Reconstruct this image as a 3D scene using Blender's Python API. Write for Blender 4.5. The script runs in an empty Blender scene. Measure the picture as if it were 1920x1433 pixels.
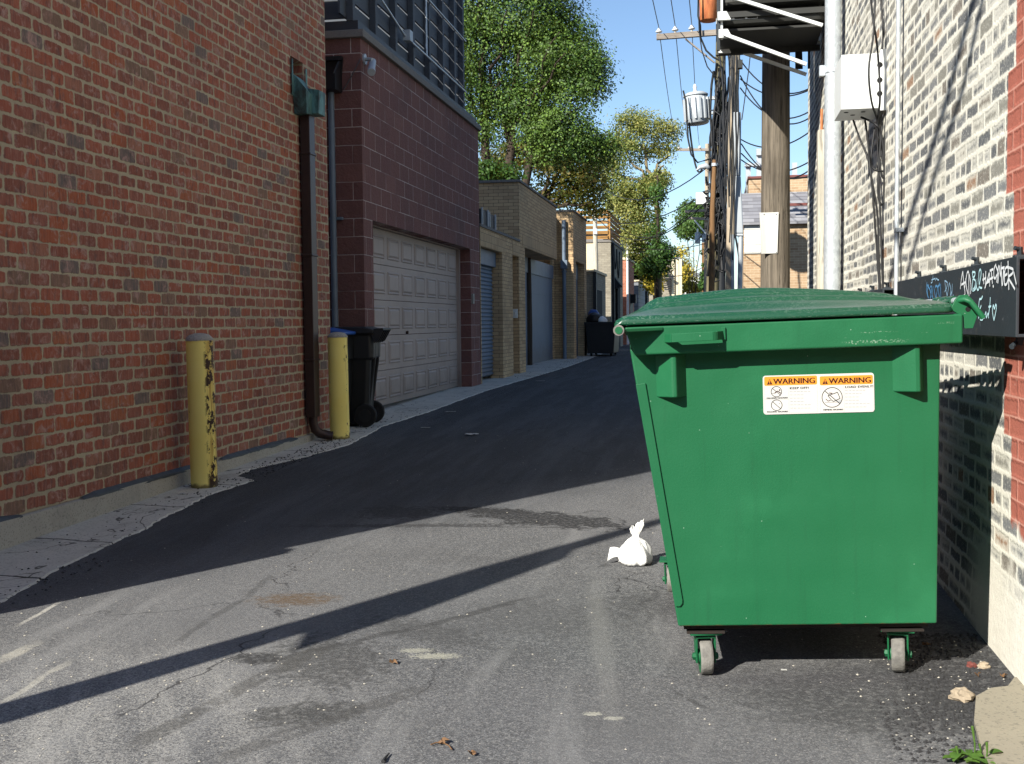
import bpy, bmesh, math, random
from mathutils import Vector, Matrix, noise as mnoise
random.seed(7)
SC = bpy.context.scene
COL = SC.collection
R = math.radians

# ------------------------------------------------------------------ camera
FOC, CX, CY, CAMH = 2100.0, 960.0, 716.5, 1.25
YAW, PITCH, ROLL = 0.181132, 0.053119, 0.010
def cam_basis():
    fw = Vector((-math.sin(YAW), math.cos(YAW), 0)); zz = Vector((0, 0, 1)); r0 = Vector((math.cos(YAW), math.sin(YAW), 0))
    f = fw * math.cos(PITCH) - zz * math.sin(PITCH)
    u0 = fw * math.sin(PITCH) + zz * math.cos(PITCH)
    return f, r0 * math.cos(ROLL) - u0 * math.sin(ROLL), r0 * math.sin(ROLL) + u0 * math.cos(ROLL)
CF, CR, CU = cam_basis()
CAM = Vector((0, 0, CAMH))
def P(x, y, X=None, Y=None, Z=None):
    """where the ray of photo pixel x, y meets the real plane X=, Y= or Z= (metres)"""
    d = CF + CR * ((x - CX) / FOC) - CU * ((y - CY) / FOC)
    t = X / d.x if X is not None else Y / d.y if Y is not None else (Z - CAMH) / d.z
    return CAM + d * t
GK = [(-60, 0), (4.5, 0), (6, .03), (8.5, .08), (10.5, .12), (17, .21), (30, .22), (900, .22)]
def gz(y, x=-5.0):
    rise = .0305 * max(0, min(1.2, x + .126)) * max(0, min(1, (9.5 - y) / 2))      # the asphalt climbs a little towards the right-hand wall
    return rise + gz0(y)
def gz0(y):
    for (a, za), (b, zb) in zip(GK, GK[1:]):
        if y <= b: return za + (zb - za) * max(0, (y - a)) / (b - a)
    return .22
def G(x, y):
    z = 0.0
    for _ in range(25):
        q = P(x, y, Z=z); z = gz(q.y, q.x)
    return q
cam = bpy.data.cameras.new('camera'); cam.sensor_width = 36; cam.lens = 36 * FOC / 1920; cam.clip_end = 2000; cam.clip_start = .05
co = bpy.data.objects.new('camera', cam); COL.objects.link(co)
m = Matrix((CR, CU, -CF)).transposed().to_4x4(); m.translation = CAM; co.matrix_world = m
SC.camera = co

# ------------------------------------------------------------------ light
SUN_AZ, SUN_EL = R(32.0), R(33.0)
TRAVEL = Vector((math.sin(SUN_AZ) * math.cos(SUN_EL), math.cos(SUN_AZ) * math.cos(SUN_EL), -math.sin(SUN_EL)))
sl = bpy.data.lights.new('sun', 'SUN'); sl.energy = 5.0; sl.angle = R(.5); sl.color = (1, .95, .86)
so = bpy.data.objects.new('sun', sl); COL.objects.link(so); so.location = (-20, -30, 30)
so.rotation_euler = TRAVEL.to_track_quat('-Z', 'Y').to_euler()
W = bpy.data.worlds.new('World'); SC.world = W; W.use_nodes = True
wn = W.node_tree; sky = wn.nodes.new('ShaderNodeTexSky'); sky.sky_type = 'NISHITA'; sky.sun_disc = False
sky.sun_elevation = SUN_EL; sky.sun_rotation = SUN_AZ + math.pi; sky.altitude = 200; sky.air_density = 1.0; sky.dust_density = .25; sky.ozone_density = 3.5
bg = wn.nodes['Background']; bg.inputs[1].default_value = .088
wn.links.new(sky.outputs[0], bg.inputs[0])
SC.view_settings.view_transform = 'Standard'; SC.view_settings.look = 'None'; SC.view_settings.gamma = 1; SC.view_settings.exposure = .93
SC.cycles.use_denoising = True; SC.cycles.denoiser = 'OPENIMAGEDENOISE'; SC.cycles.denoising_prefilter = 'NONE'
SC.cycles.max_bounces = 8

# ------------------------------------------------------------------ materials
def lin(h):
    h = h.lstrip('#'); o = []
    for i in (0, 2, 4):
        c = int(h[i:i + 2], 16) / 255; o.append(c / 12.92 if c <= .04045 else ((c + .055) / 1.055) ** 2.4)
    return (*o, 1)
class NT:
    """small helper round a material's node tree"""
    def __init__(s, name):
        s.mat = bpy.data.materials.new(name); s.mat.use_nodes = True; s.t = s.mat.node_tree
        s.b = s.t.nodes['Principled BSDF']; s.geo = s.n('ShaderNodeNewGeometry'); s.tc = s.n('ShaderNodeTexCoord')
        s.pos = s.geo.outputs['Position']; s.obj = s.tc.outputs['Object']
    def n(s, k): return s.t.nodes.new(k)
    def l(s, a, b): s.t.links.new(a, b)
    def put(s, sock, v):
        if v is None: return
        if isinstance(v, bpy.types.NodeSocket): s.l(v, sock)
        else: sock.default_value = v
    def m(s, op, a, b=None, c=None, clamp=False):
        k = s.n('ShaderNodeMath'); k.operation = op; k.use_clamp = clamp
        for i, v in enumerate((a, b, c)): s.put(k.inputs[i], v)
        return k.outputs[0]
    def vm(s, op, a, b=None):
        k = s.n('ShaderNodeVectorMath'); k.operation = op; s.put(k.inputs[0], a); s.put(k.inputs[1], b)
        return k.outputs[0]
    def xyz(s, v):
        k = s.n('ShaderNodeSeparateXYZ'); s.l(v, k.inputs[0]); return k.outputs
    def comb(s, x=0, y=0, z=0):
        k = s.n('ShaderNodeCombineXYZ'); s.put(k.inputs[0], x); s.put(k.inputs[1], y); s.put(k.inputs[2], z); return k.outputs[0]
    def noise(s, v, scale, detail=3, rough=.55, out='Fac', dist=0):
        k = s.n('ShaderNodeTexNoise'); s.put(k.inputs['Vector'], v); k.inputs['Scale'].default_value = scale
        k.inputs['Detail'].default_value = detail; k.inputs['Roughness'].default_value = rough; k.inputs['Distortion'].default_value = dist
        return k.outputs[out]
    def voro(s, v, scale, out='Distance', feat='F1'):
        k = s.n('ShaderNodeTexVoronoi'); k.feature = feat; s.put(k.inputs['Vector'], v); k.inputs['Scale'].default_value = scale
        return k.outputs[out]
    def white(s, v):
        k = s.n('ShaderNodeTexWhiteNoise'); k.noise_dimensions = '3D'; s.l(v, k.inputs['Vector']); return k.outputs
    def ramp(s, f, pts, interp='LINEAR'):
        k = s.n('ShaderNodeValToRGB'); e = k.color_ramp; e.interpolation = interp; s.put(k.inputs[0], f)
        while len(e.elements) < len(pts): e.elements.new(.5)
        for el, (p, c) in zip(e.elements, pts):
            el.position = p; el.color = lin(c) if isinstance(c, str) else (c, c, c, 1) if isinstance(c, (int, float)) else (*c[:3], 1)
        return k.outputs[0]
    def mix(s, f, a, b, mode='MIX'):
        k = s.n('ShaderNodeMix'); k.data_type = 'RGBA'; k.blend_type = mode; k.clamp_factor = True
        s.put(k.inputs[0], f)
        for i, v in ((6, a), (7, b)): s.put(k.inputs[i], lin(v) if isinstance(v, str) else v)
        return k.outputs[2]
    def smooth(s, v, a, b):
        k = s.n('ShaderNodeMapRange'); k.interpolation_type = 'SMOOTHSTEP'; s.put(k.inputs[0], v); k.inputs[1].default_value = a; k.inputs[2].default_value = b
        return k.outputs[0]
    def bump(s, h, strength=.5, dist=.01):
        k = s.n('ShaderNodeBump'); k.inputs['Strength'].default_value = strength; k.inputs['Distance'].default_value = dist
        s.l(h, k.inputs['Height']); s.l(k.outputs[0], s.b.inputs['Normal'])
    def set(s, color=None, rough=None, metal=None, spec=None):
        if color is not None: s.put(s.b.inputs['Base Color'], lin(color) if isinstance(color, str) else color)
        if rough is not None: s.put(s.b.inputs['Roughness'], rough)
        if metal is not None: s.put(s.b.inputs['Metallic'], metal)
        if spec is not None: s.put(s.b.inputs['Specular IOR Level'], spec)
        return s.mat
    def brick(s, L, H, mortar, wob=.004, header=0, z0=0.0, soft=.003, jag=.004, rnd=.012):
        """running bond on upright walls: mask of bricks, two random values per brick, wobbling uv"""
        x, y, z = s.xyz(s.pos)[:3]
        n1 = s.noise(s.pos, 7, 2, out='Color'); nx, ny, nz = s.xyz(n1)[:3]
        u = s.m('ADD', s.m('ADD', x, y), s.m('MULTIPLY_ADD', nx, wob * 2, -wob))
        v = s.m('ADD', s.m('ADD', z, -z0 + 50 * H), s.m('MULTIPLY_ADD', ny, wob * 2, -wob))
        vr = s.m('DIVIDE', v, H); row = s.m('FLOOR', vr); fv = s.m('FRACT', vr)
        u = s.m('ADD', u, s.m('MULTIPLY', s.m('MODULO', row, 2), L * .5)); u = s.m('ADD', u, 50 * L)
        if header:
            isH = s.m('LESS_THAN', s.m('MODULO', s.m('ADD', row, 2), header), .5)
            Ls = s.m('MULTIPLY_ADD', isH, -L * .5, L)
        else: Ls = L
        ur = s.m('DIVIDE', u, Ls); col = s.m('FLOOR', ur); fu = s.m('FRACT', ur)
        rv = s.white(s.comb(col, row, 3.1)); r1, rc = rv[0], s.xyz(rv[1])
        du = s.m('MULTIPLY', s.m('MINIMUM', fu, s.m('SUBTRACT', 1, fu)), Ls)
        dv = s.m('MULTIPLY', s.m('MINIMUM', fv, s.m('SUBTRACT', 1, fv)), H)
        k = s.n('ShaderNodeMath'); k.operation = 'SMOOTH_MIN'; s.l(du, k.inputs[0]); s.l(dv, k.inputs[1]); k.inputs[2].default_value = rnd
        d = s.m('ADD', k.outputs[0], s.m('MULTIPLY_ADD', s.noise(s.pos, 45, 3), jag * 2, -jag))
        d = s.m('ADD', d, s.m('MULTIPLY_ADD', rc[0], jag, -jag * .5))
        s.d = d
        mask = s.smooth(d, mortar / 2 - soft - .002, mortar / 2 + soft - .002)
        s.fu, s.fv = fu, fv
        return mask, r1, rc[1], rc[2]

MAT = {}
def mat_left_brick():
    s = NT('tumbled_red_brick'); mk, r1, r2, r3 = s.brick(.208, .0865, .021, wob=.0085, z0=.19, jag=.009, rnd=.03)
    base = s.ramp(r1, [(0, '#865041'), (.16, '#965745'), (.34, '#8b5648'), (.50, '#995844'), (.64, '#825143'), (.74, '#976653'), (.84, '#9c583d'), (.90, '#7b6353'), (.945, '#6b625d'), (.975, '#9c5e42'), (1, '#8b5e54')], 'CONSTANT')
    st = s.vm('MULTIPLY', s.pos, (9, 9, 3)); blot = s.noise(st, 3.2, 4, .65); blot2 = s.noise(s.pos, 14, 4, .7, dist=.6)
    sv = s.vm('MULTIPLY', s.pos, (45, 45, 6)); streak = s.noise(sv, 1.6, 2)
    c = s.mix(s.smooth(blot2, .50, .72), base, '#a98a80')
    c = s.mix(s.m('MULTIPLY', s.smooth(blot, .5, .72), .75), c, '#5a4c4a')
    c = s.mix(s.m('MULTIPLY', s.smooth(streak, .35, .8), .3), c, '#b98a78')
    c = s.mix(s.m('MULTIPLY', s.smooth(s.noise(s.pos, 60, 2), .62, .8), .5), c, '#3a2a28')
    mo = s.mix(s.noise(s.pos, 25, 4), '#9f937a', '#bbae92')
    mo = s.mix(s.m('MULTIPLY', s.smooth(s.noise(s.pos, 1.1, 3), .45, .75), .45), mo, '#7c776a')
    col = s.mix(mk, mo, c)
    col = s.mix(s.m('MULTIPLY', s.smooth(s.noise(s.vm('MULTIPLY', s.pos, (1, 1, .45)), .9, 5, .65), .48, .75), .38), col, '#4a3e39')
    col = s.mix(s.m('MULTIPLY', s.smooth(s.noise(s.vm('MULTIPLY', s.pos, (1, 1, .7)), 1.7, 5, .7), .62, .8), .3), col, '#b7a99b')
    s.bump(s.m('ADD', s.m('MULTIPLY', mk, .8), s.m('MULTIPLY', s.noise(s.pos, 60, 4), .5)), .65, .009)
    return s.set(col, .92, spec=.2)
def mat_white_brick():
    s = NT('faded_whitewashed_brick'); mk, r1, r2, r3 = s.brick(.213, .070, .025, wob=.010, header=6, z0=0, soft=.006, jag=.010)
    x, y, z = s.xyz(s.pos)[:3]
    base = s.ramp(r1, [(0, '#5c5f62'), (.3, '#77797a'), (.5, '#686a6b'), (.70, '#87857c'), (.88, '#7a736a'), (.97, '#93745c'), (1, '#64676b')], 'CONSTANT')
    sv = s.vm('MULTIPLY', s.pos, (70, 70, 16)); streak = s.noise(sv, 1.2, 4, .7)
    big = s.noise(s.pos, 1.3, 3); blot = s.noise(s.pos, 20, 5, .8); fleck = s.noise(s.pos, 85, 3, .75)
    wear = s.m('ADD', s.m('MULTIPLY_ADD', r2, .44, -.22), s.m('ADD', s.m('ADD', s.m('MULTIPLY', blot, .6), s.m('MULTIPLY', streak, .45)), s.m('MULTIPLY_ADD', big, .5, -.27)))
    wear = s.m('ADD', wear, s.m('MULTIPLY', s.m('SUBTRACT', s.d, .016), -11.0))
    paint = s.mix(s.noise(s.pos, 9, 3), '#cfccbf', '#e0ddd0')
    paint = s.mix(s.m('MULTIPLY', s.smooth(s.noise(s.pos, 2.4, 3), .5, .8), .5), paint, '#bbb8aa')
    c = s.mix(s.m('MULTIPLY', s.smooth(s.noise(s.pos, 55, 3), .45, .7), .4), base, '#8c8b85')
    c = s.mix(s.smooth(wear, .36, .64), c, s.mix(.25, paint, base))
    c = s.mix(s.m('MULTIPLY', s.smooth(fleck, .56, .66), .6), c, paint)
    mo = s.mix(s.m('MULTIPLY', s.smooth(s.noise(s.pos, 5, 4, .7), .55, .85), .45), paint, '#bdb9a2')
    col = s.mix(mk, mo, c)
    # thick paint and render near the pavement
    low = s.m('ADD', z, s.m('MULTIPLY_ADD', s.noise(s.pos, 5, 4), .5, -.25))
    lowm = s.m('SUBTRACT', 1, s.smooth(low, .30, .42))
    lowm = s.m('MULTIPLY', lowm, s.m('SUBTRACT', 1, s.smooth(s.m('ADD', y, s.m('MULTIPLY_ADD', s.noise(s.pos, 6, 4), .5, -.25)), 4.5, 4.85)))
    col = s.mix(lowm, col, s.mix(s.noise(s.pos, 12, 5, .7), '#c9c5b8', '#e6e2d6'))
    # red painted bricks at the street end
    sv2, sr1, sr2, sr3 = s.brick(.213, .070, .010, wob=.003, z0=0, soft=.003, jag=.002)
    redb = s.mix(s.noise(s.pos, 8, 4), '#9a5749', '#aa6858'); redb = s.mix(s.m('MULTIPLY', s.smooth(s.noise(s.pos, 18, 4, .7), .6, .8), .6), redb, '#c9b6a6')
    redc = s.mix(sv2, '#c58f7f', redb)
    step = s.m('FLOOR', s.m('DIVIDE', z, .42)); off = s.m('MULTIPLY_ADD', s.m('MODULO', step, 2), .1, 0)
    edge = s.m('ADD', s.m('ADD', y, off), s.m('MULTIPLY_ADD', s.noise(s.pos, 30, 2), .03, -.015))
    rm = s.m('MULTIPLY', s.m('SUBTRACT', 1, s.smooth(edge, 4.185, 4.2)), s.smooth(low, .5, .56))
    col = s.mix(rm, col, redc)
    s.bump(s.m('ADD', s.m('MULTIPLY', s.m('MULTIPLY', mk, s.m('SUBTRACT', 1, s.m('MULTIPLY', lowm, .9))), -.5), s.m('MULTIPLY', s.noise(s.pos, 50, 4, .7), .7)), .6, .008)
    return s.set(col, .9, spec=.2)
def mat_cmu():
    s = NT('split_face_maroon_block'); mk, r1, r2, r3 = s.brick(.4064, .2032, .012, wob=.002, z0=.2, soft=.002, jag=.002)
    c = s.ramp(r1, [(0, '#785753'), (.35, '#845d56'), (.7, '#7b5753'), (1, '#8c655d')])
    rough = s.noise(s.pos, 17, 6, .72)
    c = s.mix(s.m('MULTIPLY', rough, .5), c, '#553a38')
    mo = s.mix(s.smooth(s.noise(s.pos, 2.2, 3), .32, .52), '#85706c', '#c4b6ae')
    col = s.mix(mk, mo, c)
    col = s.mix(s.m('MULTIPLY', s.smooth(s.noise(s.pos, .8, 4), .5, .8), .35), col, '#554c4c')
    nx = s.xyz(s.geo.outputs['Normal'])[1]
    s.bump(s.m('ADD', s.m('MULTIPLY', mk, .5), s.m('MULTIPLY', rough, 1.6)), .8, .02)
    return s.set(col, .9, spec=.2)
def mat_beige(name, a, b, c2, mo, L=.203, H=.0677, m=.011, ao=.0):
    s = NT(name); mk, r1, r2, r3 = s.brick(L, H, m, wob=.002, z0=.2, soft=.003, jag=.002)
    c = s.ramp(r1, [(0, a), (.5, b), (1, c2)])
    c = s.mix(s.m('MULTIPLY', s.noise(s.pos, 12, 4), .3), c, '#5d5142')
    col = s.mix(mk, mo, c)
    col = s.mix(s.m('MULTIPLY', s.smooth(s.noise(s.pos, .7, 3), .5, .8), .35), col, '#6a6254')
    s.bump(s.m('ADD', s.m('MULTIPLY', mk, .8), s.m('MULTIPLY', s.noise(s.pos, 40, 3), .3)), .5, .006)
    return s.set(col, .88, spec=.25)
def mat_plain(name, color, rough=.6, metal=0, var=.15, scale=8, dark='#000000', bump=0, bscale=40, spec=None):
    s = NT(name); f = s.m('MULTIPLY', s.smooth(s.noise(s.pos, scale, 4, .6), .35, .8), var)
    c = s.mix(f, color, dark)
    if bump: s.bump(s.noise(s.pos, bscale, 4, .6), bump, .01)
    return s.set(c, rough, metal, spec)
def mat_concrete(name, a='#8d8a82', b='#a5a198', dark='#5c5a55'):
    s = NT(name); n = s.noise(s.pos, 3, 5, .65); c = s.mix(n, a, b)
    c = s.mix(s.m('MULTIPLY', s.smooth(s.noise(s.pos, 1.3, 5, .7, dist=.8), .52, .75), .6), c, dark)
    sp = s.voro(s.pos, 140, 'Color'); spx = s.xyz(sp)[0]
    c = s.mix(s.m('MULTIPLY', s.smooth(spx, .8, .95), .35), c, '#4a4844')
    c = s.mix(s.m('MULTIPLY', s.smooth(spx, .0, .12), .0), c, '#d0ccc0')
    s.bump(s.m('ADD', s.noise(s.pos, 60, 4, .7), s.m('MULTIPLY', n, .5)), .35, .006)
    return s.set(c, .92, spec=.2)
def mat_sidewalk():
    s = NT('worn_concrete'); x, y, z = s.xyz(s.pos)[:3]
    n = s.noise(s.pos, 2.2, 5, .65); c = s.mix(n, '#a7a59d', '#c8c5bb')
    c = s.mix(s.m('MULTIPLY', s.smooth(s.noise(s.pos, 1.6, 5, .7, dist=1), .5, .75), .5), c, '#6d6b66')
    spx = s.xyz(s.voro(s.pos, 120, 'Color'))[0]
    c = s.mix(s.m('MULTIPLY', s.smooth(spx, .82, .95), .4), c, '#55534f')
    yy = s.m('ADD', s.m('ADD', y, s.m('MULTIPLY', x, .1)), s.m('MULTIPLY_ADD', s.noise(s.pos, 4, 3), .09, -.045))
    for j in (4.62, 5.42, 6.5, 7.35, 9.2, 11.3, 13.4, 17.6, 21.0, 24.4):
        d = s.m('ABSOLUTE', s.m('SUBTRACT', yy, j)); c = s.mix(s.m('SUBTRACT', 1, s.smooth(d, .004, .012)), c, '#2c2b2a')
    ck = s.m('ABSOLUTE', s.m('SUBTRACT', s.noise(s.pos, .9, 4, .6, dist=.6), .5)); c = s.mix(s.m('MULTIPLY', s.m('SUBTRACT', 1, s.smooth(ck, .002, .006)), .8), c, '#33312f')
    s.bump(s.m('ADD', s.noise(s.pos, 60, 4, .7), s.m('MULTIPLY', n, .5)), .3, .006)
    return s.set(c, .92, spec=.2)
def mat_asphalt():
    s = NT('alley_asphalt'); x, y, z = s.xyz(s.pos)[:3]; p2 = s.comb(x, y, 0)
    ag = s.voro(p2, 205, 'Color'); agx, agy, agz = s.xyz(ag)[:3]
    fine = s.noise(p2, 420, 2, .6); mid = s.noise(p2, 2.0, 5, .65); big = s.noise(p2, .55, 3, .5)
    base = s.ramp(agx, [(0, '#484849'), (.35, '#5a5b5c'), (.75, '#6b6c6d'), (1, '#8f8e8c')])
    c = s.mix(s.m('MULTIPLY', s.smooth(fine, .45, .65), .5), base, '#3b3b3c'); med = s.noise(p2, 38, 4, .7); c = s.mix(s.m('MULTIPLY', s.smooth(med, .52, .68), .45), c, '#414142'); c = s.mix(s.m('MULTIPLY', s.smooth(med, .48, .34), .35), c, '#8d8b86')
    c = s.mix(s.m('MULTIPLY', s.smooth(mid, .45, .75), .45), c, '#474747')
    c = s.mix(s.m('MULTIPLY', s.smooth(big, .35, .7), .45), c, '#717172')
    # dusty, worn wheel tracks running along the alley
    lx = s.m('ADD', x, s.m('MULTIPLY_ADD', s.noise(p2, .5, 2), .5, -.25))
    worn = s.noise(s.comb(s.m('MULTIPLY', lx, 3.2), s.m('MULTIPLY', y, .35), 0), 1.6, 4, .6)
    c = s.mix(s.m('MULTIPLY', s.smooth(worn, .5, .72), .45), c, '#868685')
    # pale gravelly worn area at the street end, left
    dx = s.m('DIVIDE', s.m('ADD', x, 2.05), 1.25); dy = s.m('DIVIDE', s.m('SUBTRACT', y, 3.1), 1.25)
    rr = s.m('SQRT', s.m('ADD', s.m('MULTIPLY', dx, dx), s.m('MULTIPLY', dy, dy)))
    pale = s.m('MULTIPLY', s.m('SUBTRACT', 1, s.smooth(rr, .3, 1.15)), s.smooth(s.m('ADD', s.m('MULTIPLY', agy, .45), s.m('MULTIPLY', s.noise(s.comb(s.m('MULTIPLY', s.m('ADD', x, s.m('MULTIPLY', y, .6)), 5), s.m('MULTIPLY', y, .8), 0), 1.5, 4), .8)), .5, .85))
    c = s.mix(s.m('MULTIPLY', pale, .6), c, '#a6a49e')
    # fresher, darker asphalt; mask follows the building's cast shadow, bluish shade in its colour
    fr = s.m('ADD', s.m('ADD', y, s.m('MULTIPLY', x, -1.5)), s.m('MULTIPLY_ADD', s.noise(p2, .8, 3), 1.4, -.7))
    c = s.mix(s.m('MULTIPLY', s.smooth(fr, 8.2, 10.6), .82), c, s.mix(s.m('MULTIPLY', s.smooth(s.noise(s.comb(s.m('MULTIPLY', x, 2.4), s.m('MULTIPLY', y, .25), 0), 1.3, 5, .7), .42, .62), .8), s.mix(agx, '#23262b', '#373b41'), s.mix(agx, '#393d44', '#51565d')))
    # white chips
    c = s.mix(s.m('MULTIPLY', s.smooth(s.m('ADD', s.xyz(s.voro(p2, 55, 'Color'))[1], s.m('MULTIPLY', s.voro(p2, 55), -.9)), .88, .93), .8), c, '#bdb9ae')
    ck = s.voro(s.comb(s.m('ADD', x, s.m('MULTIPLY', s.noise(p2, 2.5, 4), .5)), s.m('MULTIPLY', s.m('ADD', y, s.m('MULTIPLY', s.noise(p2, 3.1, 4), .6)), .6), 0), .9, 'Distance', 'DISTANCE_TO_EDGE')
    c = s.mix(s.m('MULTIPLY', s.m('MULTIPLY', s.m('SUBTRACT', 1, s.smooth(ck, .002, .006)), s.smooth(s.noise(p2, .7, 3), .5, .6)), .75), c, '#2b2b2c')
    def blob(cx, cy, rx, ry, rot, colr, fac, ns=6, sharp=.25, amp=1.1):
        nonlocal c
        ns *= 2.2; amp *= 1.25
        a = R(rot); X = s.m('SUBTRACT', x, cx); Y = s.m('SUBTRACT', y, cy)
        U = s.m('DIVIDE', s.m('ADD', s.m('MULTIPLY', X, math.cos(a)), s.m('MULTIPLY', Y, math.sin(a))), rx)
        V = s.m('DIVIDE', s.m('ADD', s.m('MULTIPLY', X, -math.sin(a)), s.m('MULTIPLY', Y, math.cos(a))), ry)
        d = s.m('SQRT', s.m('ADD', s.m('MULTIPLY', U, U), s.m('MULTIPLY', V, V)))
        d = s.m('ADD', d, s.m('MULTIPLY_ADD', s.noise(p2, ns, 5, .7), amp * 2, -amp))
        brk = s.m('MULTIPLY_ADD', s.smooth(med, .38, .54), .5, .5); c = s.mix(s.m('MULTIPLY', s.m('MULTIPLY', s.m('SUBTRACT', 1, s.smooth(d, 1 - sharp, 1 + sharp)), brk), fac * .95), c, colr)
    blob(-1.88, 4.76, .16, .10, 10, '#5b4a36', .85, 9, .5)
    blob(-1.05, 6.75, .55, .19, -22, '#262627', 1.0, 5, .15, 1.3)
    blob(-1.5, 6.98, .32, .08, -10, '#282829', 1.0, 8, .15, 1.2)
    blob(-1.8, 6.45, .7, .05, 8, '#323233', .75, 9, .2, 1.5)
    blob(-2.0, 6.85, .24, .2, 0, '#2c2c2d', .75, 7, .2, 1.6)
    blob(-1.3, 3.36, .18, .1, 20, '#383836', .8, 10, .4)
    blob(-1.42, 3.92, .2, .3, 30, '#3c3c3b', .7, 9, .3, 1.5)
    blob(-1.16, 4.35, .3, .12, -30, '#3f3f3f', .6, 10, .3, 1.4)
    blob(-.75, 4.6, .35, .25, 0, '#454545', .5, 8, .4, 1.3)
    blob(-.2, 4.9, .3, .2, 0, '#3d3d3d', .55, 9, .3, 1.5)
    blob(-1.7, 3.9, .1, .07, 0, '#2f2f2f', .9, 12, .3, .7)
    blob(-1.04, 4.03, .085, .035, 10, '#a7a596', .8, 34, .1, 1.6)
    blob(-1.13, 4.09, .06, .03, 10, '#a7a596', .7, 40, .1, 1.6)
    blob(-.39, 3.5, .03, .018, 10, '#b0aea0', .8, 45, .15, 1.3)
    blob(-.32, 3.47, .03, .016, 10, '#b0aea0', .8, 45, .15, 1.3)
    blob(-.45, 4.35, .04, .9, 8, '#8b8a86', .35, 4, .6, .5)
    blob(.55, 3.75, .45, .35, 0, '#333334', .7, 6, .4, .6)
    blob(.86, 4.0, .25, .6, 0, '#2d2d2e', .75, 6, .4, .6)
    # drip trails and tar seams
    def seam(x0, y0, x1, y1, w, colr, fac, amp=.05):
        nonlocal c
        L = math.hypot(x1 - x0, y1 - y0); ux, uy = (x1 - x0) / L, (y1 - y0) / L
        X = s.m('SUBTRACT', x, x0); Y = s.m('SUBTRACT', y, y0)
        t = s.m('ADD', s.m('MULTIPLY', X, ux), s.m('MULTIPLY', Y, uy))
        q = s.m('ADD', s.m('ADD', s.m('MULTIPLY', X, -uy), s.m('MULTIPLY', Y, ux)), s.m('MULTIPLY_ADD', s.noise(p2, 3, 4, .6), amp * 2, -amp))
        k = s.m('MULTIPLY', s.m('SUBTRACT', 1, s.smooth(s.m('ABSOLUTE', q), w * .5, w)), s.m('MULTIPLY', s.smooth(t, -.1, .1), s.m('SUBTRACT', 1, s.smooth(t, L - .1, L + .1))))
        c = s.mix(s.m('MULTIPLY', s.m('MULTIPLY', k, s.smooth(s.noise(p2, 9, 4, .7), .34, .5)), fac), c, colr)
    a, b = G(560, 1225), G(1010, 1120); seam(a.x, a.y, b.x, b.y, .03, '#383838', .6)
    a, b = G(250, 1400), G(600, 1215); seam(a.x, a.y, b.x, b.y, .06, '#4a4946', .55, .08)
    a, b = G(400, 1425), G(800, 1290); seam(a.x, a.y, b.x, b.y, .05, '#454442', .5, .08)
    a, b = G(320, 1210), G(520, 1075); seam(a.x, a.y, b.x, b.y, .025, '#454545', .5)
    a, b = G(0, 1320), G(125, 1245); seam(a.x, a.y, b.x, b.y, .02, '#a9a69b', .6)
    a, b = G(40, 1170), G(110, 1130); seam(a.x, a.y, b.x, b.y, .015, '#b5b2a8', .7, .02)
    a, b = G(0, 1240), G(60, 1210); seam(a.x, a.y, b.x, b.y, .04, '#b0ac9f', .6, .06)
    a, b = G(770, 985), G(1100, 990); seam(a.x, a.y, b.x, b.y, .025, '#39393a', .6, .03)
    a, b = G(1250, 1290), G(1330, 1330); seam(a.x, a.y, b.x, b.y, .012, '#3b3b3b', .6)
    s.bump(s.m('ADD', s.m('MULTIPLY', agz, .5), s.m('ADD', s.m('MULTIPLY', fine, .4), s.m('ADD', s.m('MULTIPLY', med, .8), s.m('MULTIPLY', mid, .5)))), .7, .009)
    return s.set(c, .88, spec=.3)
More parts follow.
